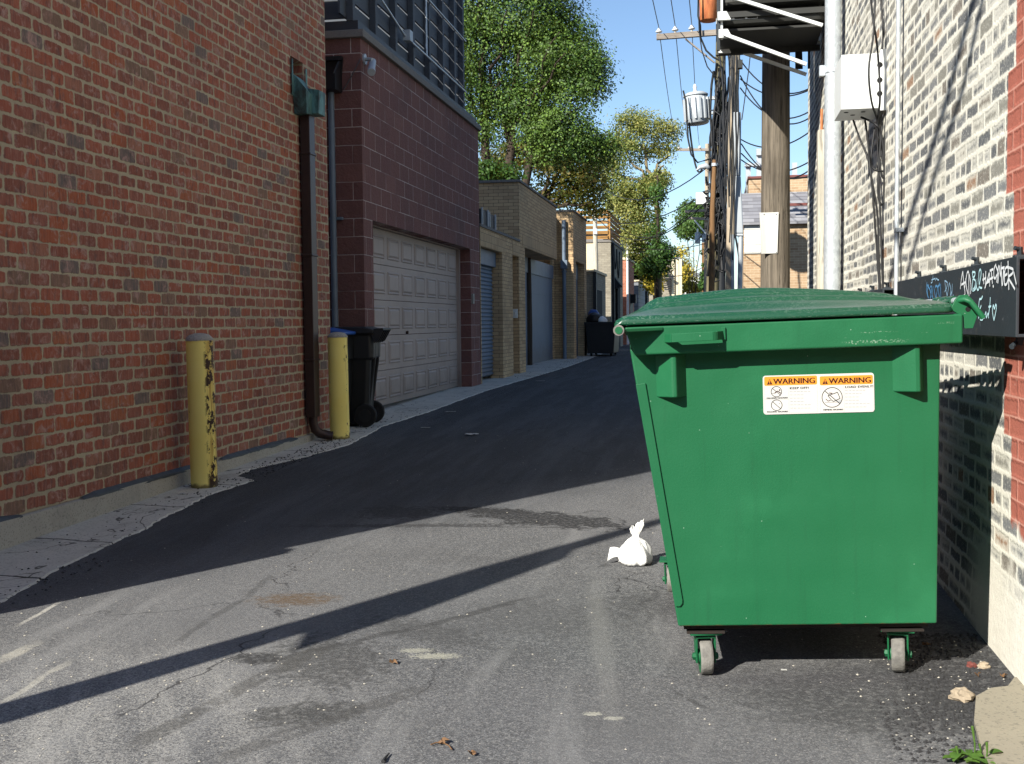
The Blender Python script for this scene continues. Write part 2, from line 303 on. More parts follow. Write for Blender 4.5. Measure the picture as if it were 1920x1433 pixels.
def mat_green():
    s = NT('green_dumpster_paint'); n = s.noise(s.obj, 3, 3); c = s.mix(n, '#165634', '#1a5d3b'); sv0 = s.comb(s.m('MULTIPLY', s.xyz(s.obj)[0], 22), s.m('MULTIPLY', s.xyz(s.obj)[1], 22), s.m('MULTIPLY', s.xyz(s.obj)[2], 1.6)); c = s.mix(s.m('MULTIPLY', s.smooth(s.noise(sv0, 1.4, 4, .65), .52, .75), .35), c, '#174c30'); c = s.mix(s.m('MULTIPLY', s.smooth(s.noise(s.obj, 2.1, 4, .6), .5, .75), .30), c, '#2f7a52')
    x, y, z = s.xyz(s.obj)[:3]
    # scraped streaks and chips in the paint
    sv = s.comb(s.m('MULTIPLY', x, 14), s.m('MULTIPLY', y, 14), s.m('MULTIPLY', z, 130)); sc = s.noise(sv, 1.5, 4, .7)
    c = s.mix(s.m('MULTIPLY', s.smooth(sc, .70, .76), .45), c, '#8fae98')
    ch = s.voro(s.obj, 30, 'Distance'); cr = s.xyz(s.voro(s.obj, 30, 'Color'))[0]
    c = s.mix(s.m('MULTIPLY', s.m('MULTIPLY', s.m('LESS_THAN', ch, .055), s.smooth(cr, .8, .84)), .6), c, '#8fa896')
    def scr(x0, x1, z0, w):
        nonlocal c
        k = s.m('MULTIPLY', s.m('MULTIPLY', s.smooth(x, x0, x0 + .03), s.m('SUBTRACT', 1, s.smooth(x, x1 - .1, x1))), s.m('LESS_THAN', s.m('ABSOLUTE', s.m('SUBTRACT', s.m('ADD', z, s.m('MULTIPLY_ADD', s.noise(s.obj, 45, 3), .016, -.008)), z0)), w))
        c = s.mix(s.m('MULTIPLY', k, s.m('MULTIPLY', s.smooth(s.noise(s.obj, 160, 3), .46, .62), .45)), c, '#a3b5a4')
    scr(.56, .80, 1.155, .005); scr(.62, .76, 1.186, .0015); scr(.86, .95, 1.208, .003)
    # rust where the bottom edge is worn
    rz = s.m('ADD', z, s.m('MULTIPLY_ADD', s.noise(s.obj, 25, 4), .02, -.01))
    c = s.mix(s.m('MULTIPLY', s.m('MULTIPLY', s.m('SUBTRACT', 1, s.smooth(rz, .189, .194)), s.m('GREATER_THAN', z, .17)), .8), c, '#6b4a30')
    s.bump(s.m('ADD', s.m('MULTIPLY', s.noise(s.obj, 2.3, 2), 1.8), s.m('MULTIPLY', s.noise(s.obj, 120, 2), .06)), .35, .02)
    return s.set(c, s.m('MULTIPLY_ADD', s.noise(s.obj, 6, 3), .15, .42), spec=.3)
def mat_green_lid():
    s = NT('green_lid_plastic'); n = s.noise(s.obj, 5, 3); c = s.mix(n, '#0f402a', '#124932')
    sp = s.xyz(s.voro(s.obj, 210, 'Color'))[0]; dz = s.noise(s.obj, 3, 3); x, y, z = s.xyz(s.obj)[:3]
    up = s.xyz(s.geo.outputs['Normal'])[2]
    c = s.mix(s.m('MULTIPLY', s.m('MULTIPLY', s.smooth(sp, .62, 1.0), s.smooth(up, .5, .8)), s.m('MULTIPLY_ADD', s.smooth(dz, .4, .65), .20, .02)), c, '#a3b5ab')
    c = s.mix(s.m('MULTIPLY', s.smooth(up, .90, .995), .6), c, '#56655e')  # sky sheen painted grey onto the faces that look up
    c = s.mix(s.m('MULTIPLY', s.smooth(s.noise(s.obj, 16, 4, .7), .62, .72), s.m('MULTIPLY', s.m('SUBTRACT', 1, s.smooth(z, 1.275, 1.285)), .8)), c, '#1d2a22')
    s.bump(s.m('MULTIPLY', sp, .4), .5, .004)
    return s.set(c, .36, spec=.5)
def mat_wood(name, a, b, dark, along='z', sc=1.0, rough=.85):
    s = NT(name); k = {'z': (26, 26, 1.1), 'y': (26, 1.1, 26), 'x': (1.1, 26, 26)}[along]
    v = s.vm('MULTIPLY', s.pos, tuple(q * sc for q in k)); g = s.smooth(s.noise(v, 1.5, 5, .65, dist=.4), .3, .7); c = s.mix(g, a, b); c = s.mix(s.m('MULTIPLY', s.smooth(s.noise(s.pos, 1.6, 4), .4, .75), .35), c, dark)
    cr = s.noise(s.vm('MULTIPLY', s.pos, tuple(q * sc * 1.9 for q in k)), 1.3, 3); c = s.mix(s.m('MULTIPLY', s.smooth(cr, .60, .68), .8), c, dark)
    kn = s.voro(s.vm('MULTIPLY', s.pos, (1, 1, .6)), 2.6); c = s.mix(s.m('MULTIPLY', s.m('SUBTRACT', 1, s.smooth(kn, .04, .1)), .7), c, dark)
    s.bump(s.m('ADD', g, s.m('MULTIPLY', s.smooth(cr, .60, .68), -1.2)), .5, .008)
    return s.set(c, rough, spec=.2)
def mat_bollard(name, hi, lo):
    s = NT(name); x, y, z = s.xyz(s.obj)[:3]
    c = s.mix(s.noise(s.obj, 4, 4), '#f4dc6e', '#f8e88c')
    side = s.m('ADD', s.m('MULTIPLY', x, .9), s.m('MULTIPLY', y, .25))    # the battered side, towards the passing trucks
    n = s.noise(s.vm('MULTIPLY', s.obj, (13, 13, 9)), 1.4, 5, .7)
    chip = s.m('MULTIPLY', s.smooth(n, hi, hi + .025), s.smooth(side, lo, lo + .025))
    tr = s.noise(s.vm('MULTIPLY', s.obj, (30, 30, 2.2)), 1.3, 3, .6)
    run = s.m('MULTIPLY', s.smooth(tr, hi - .11, hi + .06), s.smooth(side, lo + .01, lo + .04))
    few = s.m('MULTIPLY', s.smooth(s.noise(s.obj, 17, 4, .7), .69, .72), .85)
    c = s.mix(s.m('MULTIPLY', run, .65), c, '#a06a1c')
    c = s.mix(chip, c, '#3a261c'); c = s.mix(few, c, '#54402a')
    base = s.m('SUBTRACT', 1, s.smooth(s.m('ADD', z, s.m('MULTIPLY_ADD', s.noise(s.obj, 20, 3), .05, -.025)), .01, .04)); c = s.mix(s.m('MULTIPLY', base, .8), c, '#3c3426')
    s.bump(s.m('MULTIPLY', chip, -1), .6, .003)
    return s.set(c, .6, spec=.35)
def mat_leaf(name, cols, trans=.16):
    s = NT(name); r = s.geo.outputs['Random Per Island']; c = s.ramp(r, [(i / (len(cols) - 1), q) for i, q in enumerate(cols)])
    big = s.noise(s.pos, .55, 3); c = s.mix(s.m('MULTIPLY', s.smooth(big, .4, .7), .5), c, cols[-1])
    s.set(c, .55, spec=.3)
    tr = s.n('ShaderNodeBsdfTranslucent'); s.l(s.mix(.5, c, '#b9c04a'), tr.inputs[0])
    mx = s.n('ShaderNodeMixShader'); mx.inputs[0].default_value = trans; s.l(s.b.outputs[0], mx.inputs[1]); s.l(tr.outputs[0], mx.inputs[2])
    s.l(mx.outputs[0], s.t.nodes['Material Output'].inputs[0])
    return s.mat
def mat_copper():
    s = NT('weathered_copper'); n = s.noise(s.vm('MULTIPLY', s.pos, (6, 6, 2)), 1.5, 5, .7, dist=.5)
    c = s.ramp(n, [(.3, '#2e2620'), (.45, '#3f5a57'), (.6, '#5f8c88'), (.75, '#4c3a36')]); s.bump(n, .4, .01)
    return s.set(c, .6, .25)
def mat_galv():
    s = NT('galvanised_steel'); n = s.xyz(s.voro(s.vm('MULTIPLY', s.pos, (1, 1, .6)), 60, 'Color'))[0]; c = s.mix(n, '#b4bbc0', '#c9d0d5')
    return s.set(c, .4, .45)
def mat_channel():
    s = NT('black_painted_steel'); c = s.mix(s.noise(s.pos, 2.2, 4), '#22282d', '#30373c')
    c = s.mix(s.m('MULTIPLY', s.smooth(s.noise(s.vm('MULTIPLY', s.pos, (4, 4, 9)), 2.5, 5, .7), .56, .72), .35), c, '#5b5148')
    c = s.mix(s.m('MULTIPLY', s.smooth(s.noise(s.pos, 35, 3), .66, .7), .4), c, '#6a6f72'); s.bump(s.noise(s.pos, 50, 3), .2, .004)
    return s.set(c, .55, 0, .35)
def mat_rust():
    s = NT('rusted_transformer_steel'); n = s.noise(s.vm('MULTIPLY', s.pos, (3, 3, 1)), 2.2, 5, .65)
    return s.set(s.ramp(n, [(.3, '#8a4a28'), (.5, '#b5683a'), (.7, '#c98a58')]), .8)
def mat_screen():
    s = NT('grey_stained_boards'); g = s.noise(s.vm('MULTIPLY', s.pos, (2, 2, 30)), 1.5, 4); return s.set(s.mix(g, '#3b3f45', '#4c5158'), .75)
def mat_shingle():
    s = NT('grey_roof_shingles'); x, y, z = s.xyz(s.pos)[:3]; q = s.m('FLOOR', s.m('MULTIPLY', z, 9)); col = s.m('FLOOR', s.m('MULTIPLY', s.m('ADD', x, s.m('MULTIPLY', s.m('MODULO', q, 2), .12)), 4.2))
    r = s.white(s.comb(col, q, 1))[0]; c = s.ramp(r, [(0, '#6a6a6e'), (.5, '#7b7b80'), (1, '#8d8d90')]); f = s.m('FRACT', s.m('MULTIPLY', z, 9))
    c = s.mix(s.m('SUBTRACT', 1, s.smooth(f, .05, .2)), c, '#4a4a4d'); return s.set(c, .9)
def mat_planks(name, a, b, freq, axis=2):
    s = NT(name); z = s.xyz(s.pos)[axis]; k = s.m('FRACT', s.m('MULTIPLY', z, freq)); r = s.white(s.comb(s.m('FLOOR', s.m('MULTIPLY', z, freq)), 0, 2))[0]
    c = s.mix(r, a, b); c = s.mix(s.m('SUBTRACT', 1, s.smooth(k, .03, .1)), c, '#3a3a38'); s.bump(k, .3, .01); return s.set(c, .7)

MAT['lbrick'] = mat_left_brick(); MAT['wbrick'] = mat_white_brick(); MAT['cmu'] = mat_cmu()
MAT['beige'] = mat_beige('beige_brick', '#c2a37d', '#d2b48a', '#b49672', '#5c5142')
MAT['soldier'] = mat_beige('beige_soldier_brick', '#c2a37d', '#ccae86', '#b49672', '#766a58', L=.0677, H=.203)
MAT['grey_brick'] = mat_beige('pale_grey_brick', '#8f897b', '#a09a8a', '#857f72', '#6f6a60')
MAT['peach_brick'] = mat_beige('peach_brick', '#ac8f70', '#b99f80', '#9c7f62', '#c3b499')
MAT['far_red'] = mat_beige('far_red_brick', '#a5624a', '#b5735a', '#96553f', '#b8a08c')
MAT['asphalt'] = mat_asphalt(); MAT['sidewalk'] = mat_sidewalk()
MAT['conc'] = mat_concrete('foundation_concrete', '#96938a', '#b3b0a6', '#6f6d66'); MAT['cap_conc'] = mat_concrete('pebbly_concrete', '#8a8781', '#aaa7a0')
MAT['pavement'] = mat_concrete('pavement_concrete', '#7f796c', '#98917f', '#5f594e'); MAT['green'] = mat_green(); MAT['lid'] = mat_green_lid(); MAT['bollard'] = mat_bollard('chipped_yellow_paint', .505, .030); MAT['bollard_clean'] = mat_bollard('yellow_paint', .60, .045); MAT['copper'] = mat_copper(); MAT['galv'] = mat_galv()
MAT['channel'] = mat_channel(); MAT['rust'] = mat_rust(); MAT['screen'] = mat_screen(); MAT['shingle'] = mat_shingle()
MAT['brown'] = mat_plain('brown_painted_metal', '#3a2a24', .45, .2, .3)
def mat_door(name, a, dark, z0):
    s = NT(name); x, y, z = s.xyz(s.pos)[:3]; c = s.mix(s.m('MULTIPLY', s.smooth(s.noise(s.pos, 1.5, 4), .35, .8), .3), a, dark)
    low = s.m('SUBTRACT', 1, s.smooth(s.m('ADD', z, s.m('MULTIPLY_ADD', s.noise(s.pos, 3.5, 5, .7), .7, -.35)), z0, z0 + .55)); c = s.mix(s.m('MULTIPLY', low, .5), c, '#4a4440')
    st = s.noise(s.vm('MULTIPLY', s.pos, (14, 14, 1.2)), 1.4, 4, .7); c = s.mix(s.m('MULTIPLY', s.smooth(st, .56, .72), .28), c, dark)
    sc = s.noise(s.vm('MULTIPLY', s.pos, (6, 6, 40)), 1.5, 4, .7); c = s.mix(s.m('MULTIPLY', s.smooth(sc, .70, .76), .3), c, '#d0c6bf'); s.bump(s.noise(s.pos, 3, 3), .15, .02)
    return s.set(c, .6)
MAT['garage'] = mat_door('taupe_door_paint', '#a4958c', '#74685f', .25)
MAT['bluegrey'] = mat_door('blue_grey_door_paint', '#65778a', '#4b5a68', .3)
MAT['bluegrey2'] = mat_plain('blue_grey_trim', '#69798a', .55, .1, .2, 3)
MAT['blackplastic'] = mat_plain('black_plastic', '#121315', .5, 0, .2, 5, '#1e1f20', .1)
MAT['rubber'] = mat_plain('black_rubber', '#101011', .8, 0, .2)
MAT['blueplastic'] = mat_plain('blue_plastic', '#1d4f9c', .5)
MAT['wheelgrey'] = mat_plain('worn_grey_wheel', '#77756f', .85, 0, .7, 22, '#3b3a38', .4, 60)
MAT['darkrust'] = mat_plain('dark_rusty_underside', '#1c1611', .85, 0, .5, 12, '#33241a')
MAT['white'] = mat_plain('white_sticker', '#bdbdb8', .55, 0, .05); MAT['orange'] = mat_plain('orange_print', '#d98827', .5, 0, 0)
MAT['ink'] = mat_plain('brown_black_print', '#3a170b', .5, 0, 0); MAT['grey_ink'] = mat_plain('grey_print', '#16181b', .5, 0, 0); MAT['faint'] = mat_plain('faded_print', '#9fa3a4', .5, 0, 0)
MAT['whitepaint'] = mat_plain('white_enamel', '#d9dcda', .45, 0, .1, 3, '#a8aaa6'); MAT['white_bag'] = mat_plain('white_thin_plastic', '#f0f0ec', .4, 0, .08, 20, '#b9b9b6', .5, 14)
MAT['chalk_white'] = mat_plain('white_marker', '#d8dcde', .7, 0, .3, 40); MAT['chalk_blue'] = mat_plain('blue_marker', '#4f86b0', .7, 0, .4, 40); MAT['chalk_pale'] = mat_plain('pale_blue_marker', '#8fb4cd', .7, 0, .4, 40); MAT['chalk_cyan'] = mat_plain('pale_cyan_marker', '#b9e0e6', .7, 0, .3, 40)
MAT['pole'] = mat_wood('weathered_pole_wood', '#4f4940', '#7c7366', '#2e2822'); MAT['pole_far'] = mat_wood('pale_pole_wood', '#9d8f7b', '#b6a892', '#6e6252')
MAT['pole_brown'] = mat_wood('brown_pole_wood', '#6d5238', '#8a6a48', '#3e2e1f'); MAT['pole_green'] = mat_wood('greenish_pole_wood', '#5f5a44', '#7d755a', '#38352a')
MAT['arm'] = mat_wood('grey_crossarm_wood', '#877d72', '#9d9388', '#5c544b', 'x'); MAT['board'] = mat_wood('bleached_board', '#a7a294', '#bdb8aa', '#77736a')
MAT['orange_wood'] = mat_wood('orange_stained_slats', '#86643a', '#a07a48', '#513a20', 'x', .3)
MAT['cable'] = mat_plain('black_cable', '#141517', .6, 0, .2); MAT['wire'] = mat_plain('grey_wire', '#5a5c5e', .5, .3, .2)
MAT['porcelain'] = mat_plain('white_porcelain', '#e3e3e0', .25); MAT['tank'] = mat_plain('light_grey_tank_paint', '#aab0b4', .5, .1, .2, 3, '#83898d')
MAT['darkmetal'] = mat_plain('dark_and_shaded_metal', '#2c2d2b', .6, .3, .3, 3, '#45413a'); MAT['palegrey'] = mat_plain('pale_grey_coated_steel', '#cfd3d2', .5, .1, .2, 5, '#9b9f9e')
MAT['coping'] = mat_concrete('stone_coping', '#6f6b67', '#807c77'); MAT['curb'] = mat_plain('dark_metal_curb', '#3a3b3f', .6, .1, .2)
MAT['bark'] = mat_wood('tree_bark', '#352d26', '#463c33', '#1f1a15', 'z', .6); MAT['bark_pale'] = mat_wood('pale_tree_bark', '#6f634e', '#857858', '#4a402f', 'z', .6)
MAT['flash'] = mat_plain('blue_grey_flashing', '#3f464d', .6, .1, .3, 10)
MAT['black'] = mat_plain('dark_void', '#060606', .9, 0, 0); MAT['louver'] = mat_plain('beige_grey_louvre', '#8b8a84', .6, .1, .2)
MAT['leaf_green'] = mat_leaf('pear_tree_leaves', ['#16280f', '#223a16', '#324e1f', '#486627', '#769140'])
MAT['leaf_locust'] = mat_leaf('yellowing_locust_leaves', ['#3f5228', '#596c34', '#747f42', '#8b8f4e', '#a39d5a'], .3)
MAT['leaf_autumn'] = mat_leaf('rust_autumn_leaves', ['#24351a', '#36461d', '#525520', '#6a6226', '#4d3a1c'], .3)
MAT['leaf_ivy'] = mat_leaf('ivy_leaves', ['#1e3518', '#2c4a1e', '#3a5a24', '#4b6a2c'], .25); MAT['leaf_yellow'] = mat_leaf('yellow_shrub_leaves', ['#7d7a2a', '#a3962f', '#bca63a', '#c9b04a'], .3)
MAT['leaf_dark'] = mat_leaf('distant_green_leaves', ['#33502a', '#44632f', '#587338'], .3); MAT['weed'] = mat_leaf('weed_leaves', ['#3a5822', '#4a6a2a', '#5d7a38'], .2)
MAT['dryleaf'] = mat_plain('dry_brown_leaf', '#6b4f33', .8, 0, .4, 30, '#5c3f22'); MAT['stone'] = mat_plain('broken_stone', '#9b8d78', .9, 0, .4, 20, '#5e5548', .5)
MAT['crumb'] = mat_plain('asphalt_crumbs', '#2b2b2c', .9, 0, .3, 40); MAT['chips'] = mat_plain('pale_chips', '#a9a498', .85, 0, .4, 30, '#6e6a60')
MAT['sidingwhite'] = mat_planks('white_siding', '#d9d9d3', '#e2e2dc', 5); MAT['greysiding'] = mat_planks('grey_siding', '#6a6e73', '#777b80', 5)
MAT['corr'] = mat_plain('dark_corrugated_metal', '#23262a', .6, .2, .2); MAT['redtrim'] = mat_plain('dark_red_trim', '#6d3a34', .6); MAT['stucco'] = mat_concrete('cream_stucco', '#cdbf9f', '#d9ccb0', '#a99d84')
MAT['glass'] = mat_plain('dark_window_glass', '#20262c', .12, 0, 0, spec=.6)

# ------------------------------------------------------------------ mesh helpers
ORG = {}
class MB:
    """collects faces; build() links them as ONE mesh object"""
    def __init__(s): s.v = []; s.f = []; s.mi = []; s.sm = []
    def add(s, vs, fs, mi=0, smooth=False):
        o = len(s.v); s.v += [Vector(p) for p in vs]
        for f in fs: s.f.append([i + o for i in f]); s.mi.append(mi); s.sm.append(smooth)
        return s
    def box(s, x0, x1, y0, y1, z0, z1, mi=0):
        return s.add([(x0, y0, z0), (x1, y0, z0), (x1, y1, z0), (x0, y1, z0), (x0, y0, z1), (x1, y0, z1), (x1, y1, z1), (x0, y1, z1)],
                     [(0, 3, 2, 1), (4, 5, 6, 7), (0, 1, 5, 4), (1, 2, 6, 5), (2, 3, 7, 6), (3, 0, 4, 7)], mi)
    def obox(s, p, q, w, h, up=(0, 0, 1), mi=0):
        """a bar of section w x h from p to q"""
        p, q = Vector(p), Vector(q); d = (q - p).normalized(); u = Vector(up); a = d.cross(u)
        if a.length < 1e-4: a = d.cross(Vector((1, 0, 0)))
        a.normalize(); b = a.cross(d).normalized(); vs = []
        for c in (p, q):
            for sx, sy in ((-1, -1), (1, -1), (1, 1), (-1, 1)): vs.append(c + a * (sx * w / 2) + b * (sy * h / 2))
        return s.add(vs, [(0, 1, 2, 3)[::-1], (4, 5, 6, 7), (0, 1, 5, 4), (1, 2, 6, 5), (2, 3, 7, 6), (3, 0, 4, 7)], mi)
    def prism(s, poly, axis, a, b, mi=0, mis=None):
        """extrude a polygon given in the other two axes from a to b along axis"""
        def mk(u, v, w): return {'x': (w, u, v), 'y': (u, w, v), 'z': (u, v, w)}[axis]
        n = len(poly); vs = [mk(u, v, a) for u, v in poly] + [mk(u, v, b) for u, v in poly]
        fs = [tuple(range(n))[::-1], tuple(range(n, 2 * n))] + [(i, (i + 1) % n, n + (i + 1) % n, n + i) for i in range(n)]
        return s.add(vs, fs, mi)
    def tube(s, pts, r, n=8, mi=0, cap=True, smooth=True):
        pts = [Vector(p) for p in pts]; rs = r if isinstance(r, (list, tuple)) else [r] * len(pts); vs = []; ref = None
        for i, p in enumerate(pts):
            d = (pts[min(i + 1, len(pts) - 1)] - pts[max(i - 1, 0)]).normalized()
            if ref is None: ref = Vector((0, 0, 1)) if abs(d.z) < .9 else Vector((1, 0, 0))
            a = d.cross(ref).normalized(); b = d.cross(a).normalized(); ref = b.cross(d) * -1 if False else ref
            for k in range(n):
                t = 2 * math.pi * k / n; vs.append(p + (a * math.cos(t) + b * math.sin(t)) * rs[i])
        fs = []
        for i in range(len(pts) - 1):
            for k in range(n): fs.append((i * n + k, i * n + (k + 1) % n, (i + 1) * n + (k + 1) % n, (i + 1) * n + k))
        s.add(vs, fs, mi, smooth)
        if cap: s.add(vs[:n], [tuple(range(n))], mi); s.add(vs[-n:], [tuple(range(n))[::-1]], mi)
        return s
    def cyl(s, c, r, z0, z1, n=20, mi=0, r2=None, smooth=True):
        return s.tube([(c[0], c[1], z0), (c[0], c[1], z1)], [r, r if r2 is None else r2], n, mi, True, smooth)
    def lathe(s, c, prof, n=24, mi=0):
        """rings (radius, z) about a vertical axis"""
        vs = []
        for r, z in prof:
            for k in range(n): t = 2 * math.pi * k / n; vs.append((c[0] + r * math.cos(t), c[1] + r * math.sin(t), c[2] + z))
        fs = [(i * n + k, i * n + (k + 1) % n, (i + 1) * n + (k + 1) % n, (i + 1) * n + k) for i in range(len(prof) - 1) for k in range(n)]
        return s.add(vs, fs, mi, True)
    def build(s, name, mats, parent=None, org=None, local=False, bevel=0, recalc=True, seg=2):
        me = bpy.data.meshes.new(name); o = bpy.data.objects.new(name, me); COL.objects.link(o)
        if parent is not None:
            base = Vector((0, 0, 0)) if local else ORG.get(parent.name, Vector((0, 0, 0))); o.parent = parent; ORG[o.name] = base
        else:
            base = Vector(org) if org is not None else Vector((0, 0, 0)); o.location = base; ORG[o.name] = base
        me.from_pydata([v - base for v in s.v], [], s.f)
        for k in (mats if isinstance(mats, (list, tuple)) else [mats]): me.materials.append(MAT[k])
        me.polygons.foreach_set('material_index', s.mi); me.polygons.foreach_set('use_smooth', s.sm)
        if recalc:
            b = bmesh.new(); b.from_mesh(me); bmesh.ops.recalc_face_normals(b, faces=b.faces); b.to_mesh(me); b.free()
        me.update()
        if bevel:
            md = o.modifiers.new('bevel', 'BEVEL'); md.width = bevel; md.segments = seg; md.limit_method = 'ANGLE'; md.angle_limit = R(40)
        return o
def tag(o, label=None, cat=None, group=None, kind=None):
    for k, v in (('label', label), ('category', cat), ('group', group), ('kind', kind)):
        if v: o[k] = v
    return o
def thing(name, label, cat, loc=(0, 0, 0), rz=0, group=None):
    o = bpy.data.objects.new(name, None); COL.objects.link(o); o.location = loc; o.rotation_euler = (0, 0, rz); o.empty_display_size = .2
    ORG[o.name] = Vector(loc); return tag(o, label, cat, group)
def copy_tree(o, parent=None):
    c = o.copy(); COL.objects.link(c); c.parent = parent; ORG[c.name] = ORG.get(o.name, Vector())
    for ch in list(o.children): copy_tree(ch, c)
    return c
def sag(a, b, drop, n=14):
    a, b = Vector(a), Vector(b); out = []
    for i in range(n + 1):
        t = i / n; p = a.lerp(b, t); p.z -= drop * 4 * t * (1 - t); out.append(p)
    return out
def text_faces(txt, size, spacing=1.0):
    """outlined letters as flat faces in xy"""
    cu = bpy.data.curves.new('t', 'FONT'); cu.body = txt; cu.size = size; cu.space_character = spacing; cu.resolution_u = 3
    ob = bpy.data.objects.new('t', cu); COL.objects.link(ob); dg = bpy.context.evaluated_depsgraph_get(); dg.update()
    me = bpy.data.meshes.new_from_object(ob.evaluated_get(dg)); vs = [v.co.copy() for v in me.vertices]; fs = [tuple(p.vertices) for p in me.polygons]
    bpy.data.objects.remove(ob); bpy.data.curves.remove(cu); bpy.data.meshes.remove(me); return vs, fs

# ------------------------------------------------------------------ ground
ys = [-40, -20, -10, -5, 0, 2, 3, 4, 4.5, 5, 5.5, 6, 7, 8, 8.5, 9, 10, 10.5, 12, 14, 17, 20, 25, 30, 40, 60, 100, 200, 500, 900]
xs = [-300, -100, -30, -12, -6, -3.9, -2, -.6, -.126, .2, .6, 1, 1.1, 3, 12, 30, 100, 300]
b = MB(); vs = [(x, y, gz(y, x)) for y in ys for x in xs]; n = len(xs)
b.add(vs, [(j * n + i, j * n + i + 1, (j + 1) * n + i + 1, (j + 1) * n + i) for j in range(len(ys) - 1) for i in range(n - 1)])
tag(b.build('alley_road', 'asphalt', recalc=False), kind='structure')

def strip(name, edge, inner, mat, h, step=.035, jag=.03, seed=1):
    """a slab along the alley whose alley-side edge is ragged"""
    rnd = random.Random(seed); b = MB(); y0, y1 = edge[0][1], edge[-1][1]; rows = []; y = y0
    while y <= y1:
        for (xa, ya), (xb, yb) in zip(edge, edge[1:]):
            if ya <= y <= yb: xe = xa + (xb - xa) * (y - ya) / (yb - ya); break
        xe += (mnoise.noise(Vector((y * 3, seed, 0))) * .6 + mnoise.noise(Vector((y * 14, seed, 5))) * .5 + rnd.uniform(-.3, .3)) * jag
        rows.append((xe, y)); y += step * (1 + max(0, y - 8) * .12)
    v = []; f = []
    for xe, y in rows: v += [(inner, y, gz(y) + h), (xe - .02, y, gz(y) + h), (xe, y, gz(y) - .01)]
    for i in range(len(rows) - 1):
        a = i * 3; f += [(a, a + 1, a + 4, a + 3), (a + 1, a + 2, a + 5, a + 4)]
    b.add(v, f); return tag(b.build(name, mat), kind='structure')
edge = [(-3.2, 2.0), (-3.18, 4.49), (-3.24, 4.82), (-3.31, 5.25), (-3.355, 6.04), (-3.445, 6.8), (-3.50, 7.34), (-3.46, 7.75), (-3.45, 7.95), (-3.66, 8.15), (-3.70, 8.5), (-3.54, 9.1), (-3.40, 10.05), (-3.46, 10.8), (-3.55, 11.66), (-3.475, 13.19), (-3.465, 16.27), (-3.40, 20.76), (-3.36, 25.0), (-3.46, 31.4), (-3.6, 36)]
strip('sidewalk', edge, -12, 'sidewalk', .008)
b = MB(); pad = [(.60, 1.5), (.70, 2.6), (.73, 3.26), (.76, 3.5), (.815, 3.73), (.88, 3.82), (.94, 3.85), (.985, 3.95), (3, 3.95), (3, 1.5)]
b.prism([(x, y) for x, y in pad], 'z', -.02, .043); tag(b.build('concrete_pavement', 'pavement'), kind='structure')

# ------------------------------------------------------------------ brick building on the left
XL = -3.9
bb = thing('brick_building', 'tall red brick building with concrete base, brown downspout beside the bollards', 'building', (XL, 7, 0))
def wall_with_holes(b, axis, plane, u0, u1, z0, z1, holes, mi=0):
    """a flat wall sheet with rectangular holes; axis 'x': plane at X, u runs along Y"""
    us = sorted({u0, u1, *[h[0] for h in holes], *[h[1] for h in holes]}); zs = sorted({z0, z1, *[h[2] for h in holes], *[h[3] for h in holes]})
    for ua, ub in zip(us, us[1:]):
        for za, zb in zip(zs, zs[1:]):
            um, zm = (ua + ub) / 2, (za + zb) / 2
            if any(h[0] < um < h[1] and h[2] < zm < h[3] for h in holes): continue
            q = [(ua, za), (ub, za), (ub, zb), (ua, zb)]
            b.add([(plane, u, z) if axis == 'x' else (u, plane, z) for u, z in q], [(0, 1, 2, 3)], mi)
def hole_box(b, axis, plane, h, depth, mi=0, back=True):
    """the reveal of a hole: four sides and a back, going inwards by depth"""
    u0, u1, z0, z1 = h; q = [(u0, z0), (u1, z0), (u1, z1), (u0, z1)]
    def pt(u, z, d): return (plane + d, u, z) if axis == 'x' else (u, plane + d, z)
    vs = [pt(u, z, 0) for u, z in q] + [pt(u, z, depth) for u, z in q]
    b.add(vs, [(0, 1, 5, 4), (1, 2, 6, 5), (2, 3, 7, 6), (3, 0, 4, 7)] + ([(4, 5, 6, 7)] if back else []), mi)
HB = 5.6
b = MB(); hole = (10.02, 10.34, 3.40, 3.75)
wall_with_holes(b, 'x', XL, 3.25, 10.98, .185, HB, [hole]); hole_box(b, 'x', XL, hole, -.3)
b.add([(-12, 3.25, 0), (XL, 3.25, 0), (XL, 3.25, HB), (-12, 3.25, HB)], [(0, 1, 2, 3)])
b.add([(-12, 10.98, 0), (XL, 10.98, 0), (XL, 10.98, HB), (-12, 10.98, HB)], [(0, 1, 2, 3)])
b.add([(-12, 3.25, HB), (XL, 3.25, HB), (XL, 10.98, HB), (-12, 10.98, HB)], [(0, 1, 2, 3)])
b.build('wall', 'lbrick', bb)
b = MB(); rnd = random.Random(3); yy = [3.25 + i * .12 for i in range(65)]
v = []
for y in yy:
    k = mnoise.noise(Vector((y * 2.1, 0, 0))) * .012
    v += [(-3.868 + k, y, -.1), (-3.872 + k, y, .178 + k * .8), (-3.95, y, .186)]
b.add(v, [(i * 3 + j, i * 3 + j + 1, i * 3 + j + 4, i * 3 + j + 3) for i in range(len(yy) - 1) for j in (0, 1)])
b.add([(-12, 3.25, -.1), (-3.87, 3.25, -.1), (-3.87, 3.25, .186), (-12, 3.25, .186)], [(0, 1, 2, 3)])
b.add([(-12, 10.93, -.1), (-3.87, 10.93, -.1), (-3.87, 10.93, .186), (-12, 10.93, .186)], [(0, 1, 2, 3)])
b.build('foundation', 'conc', bb)
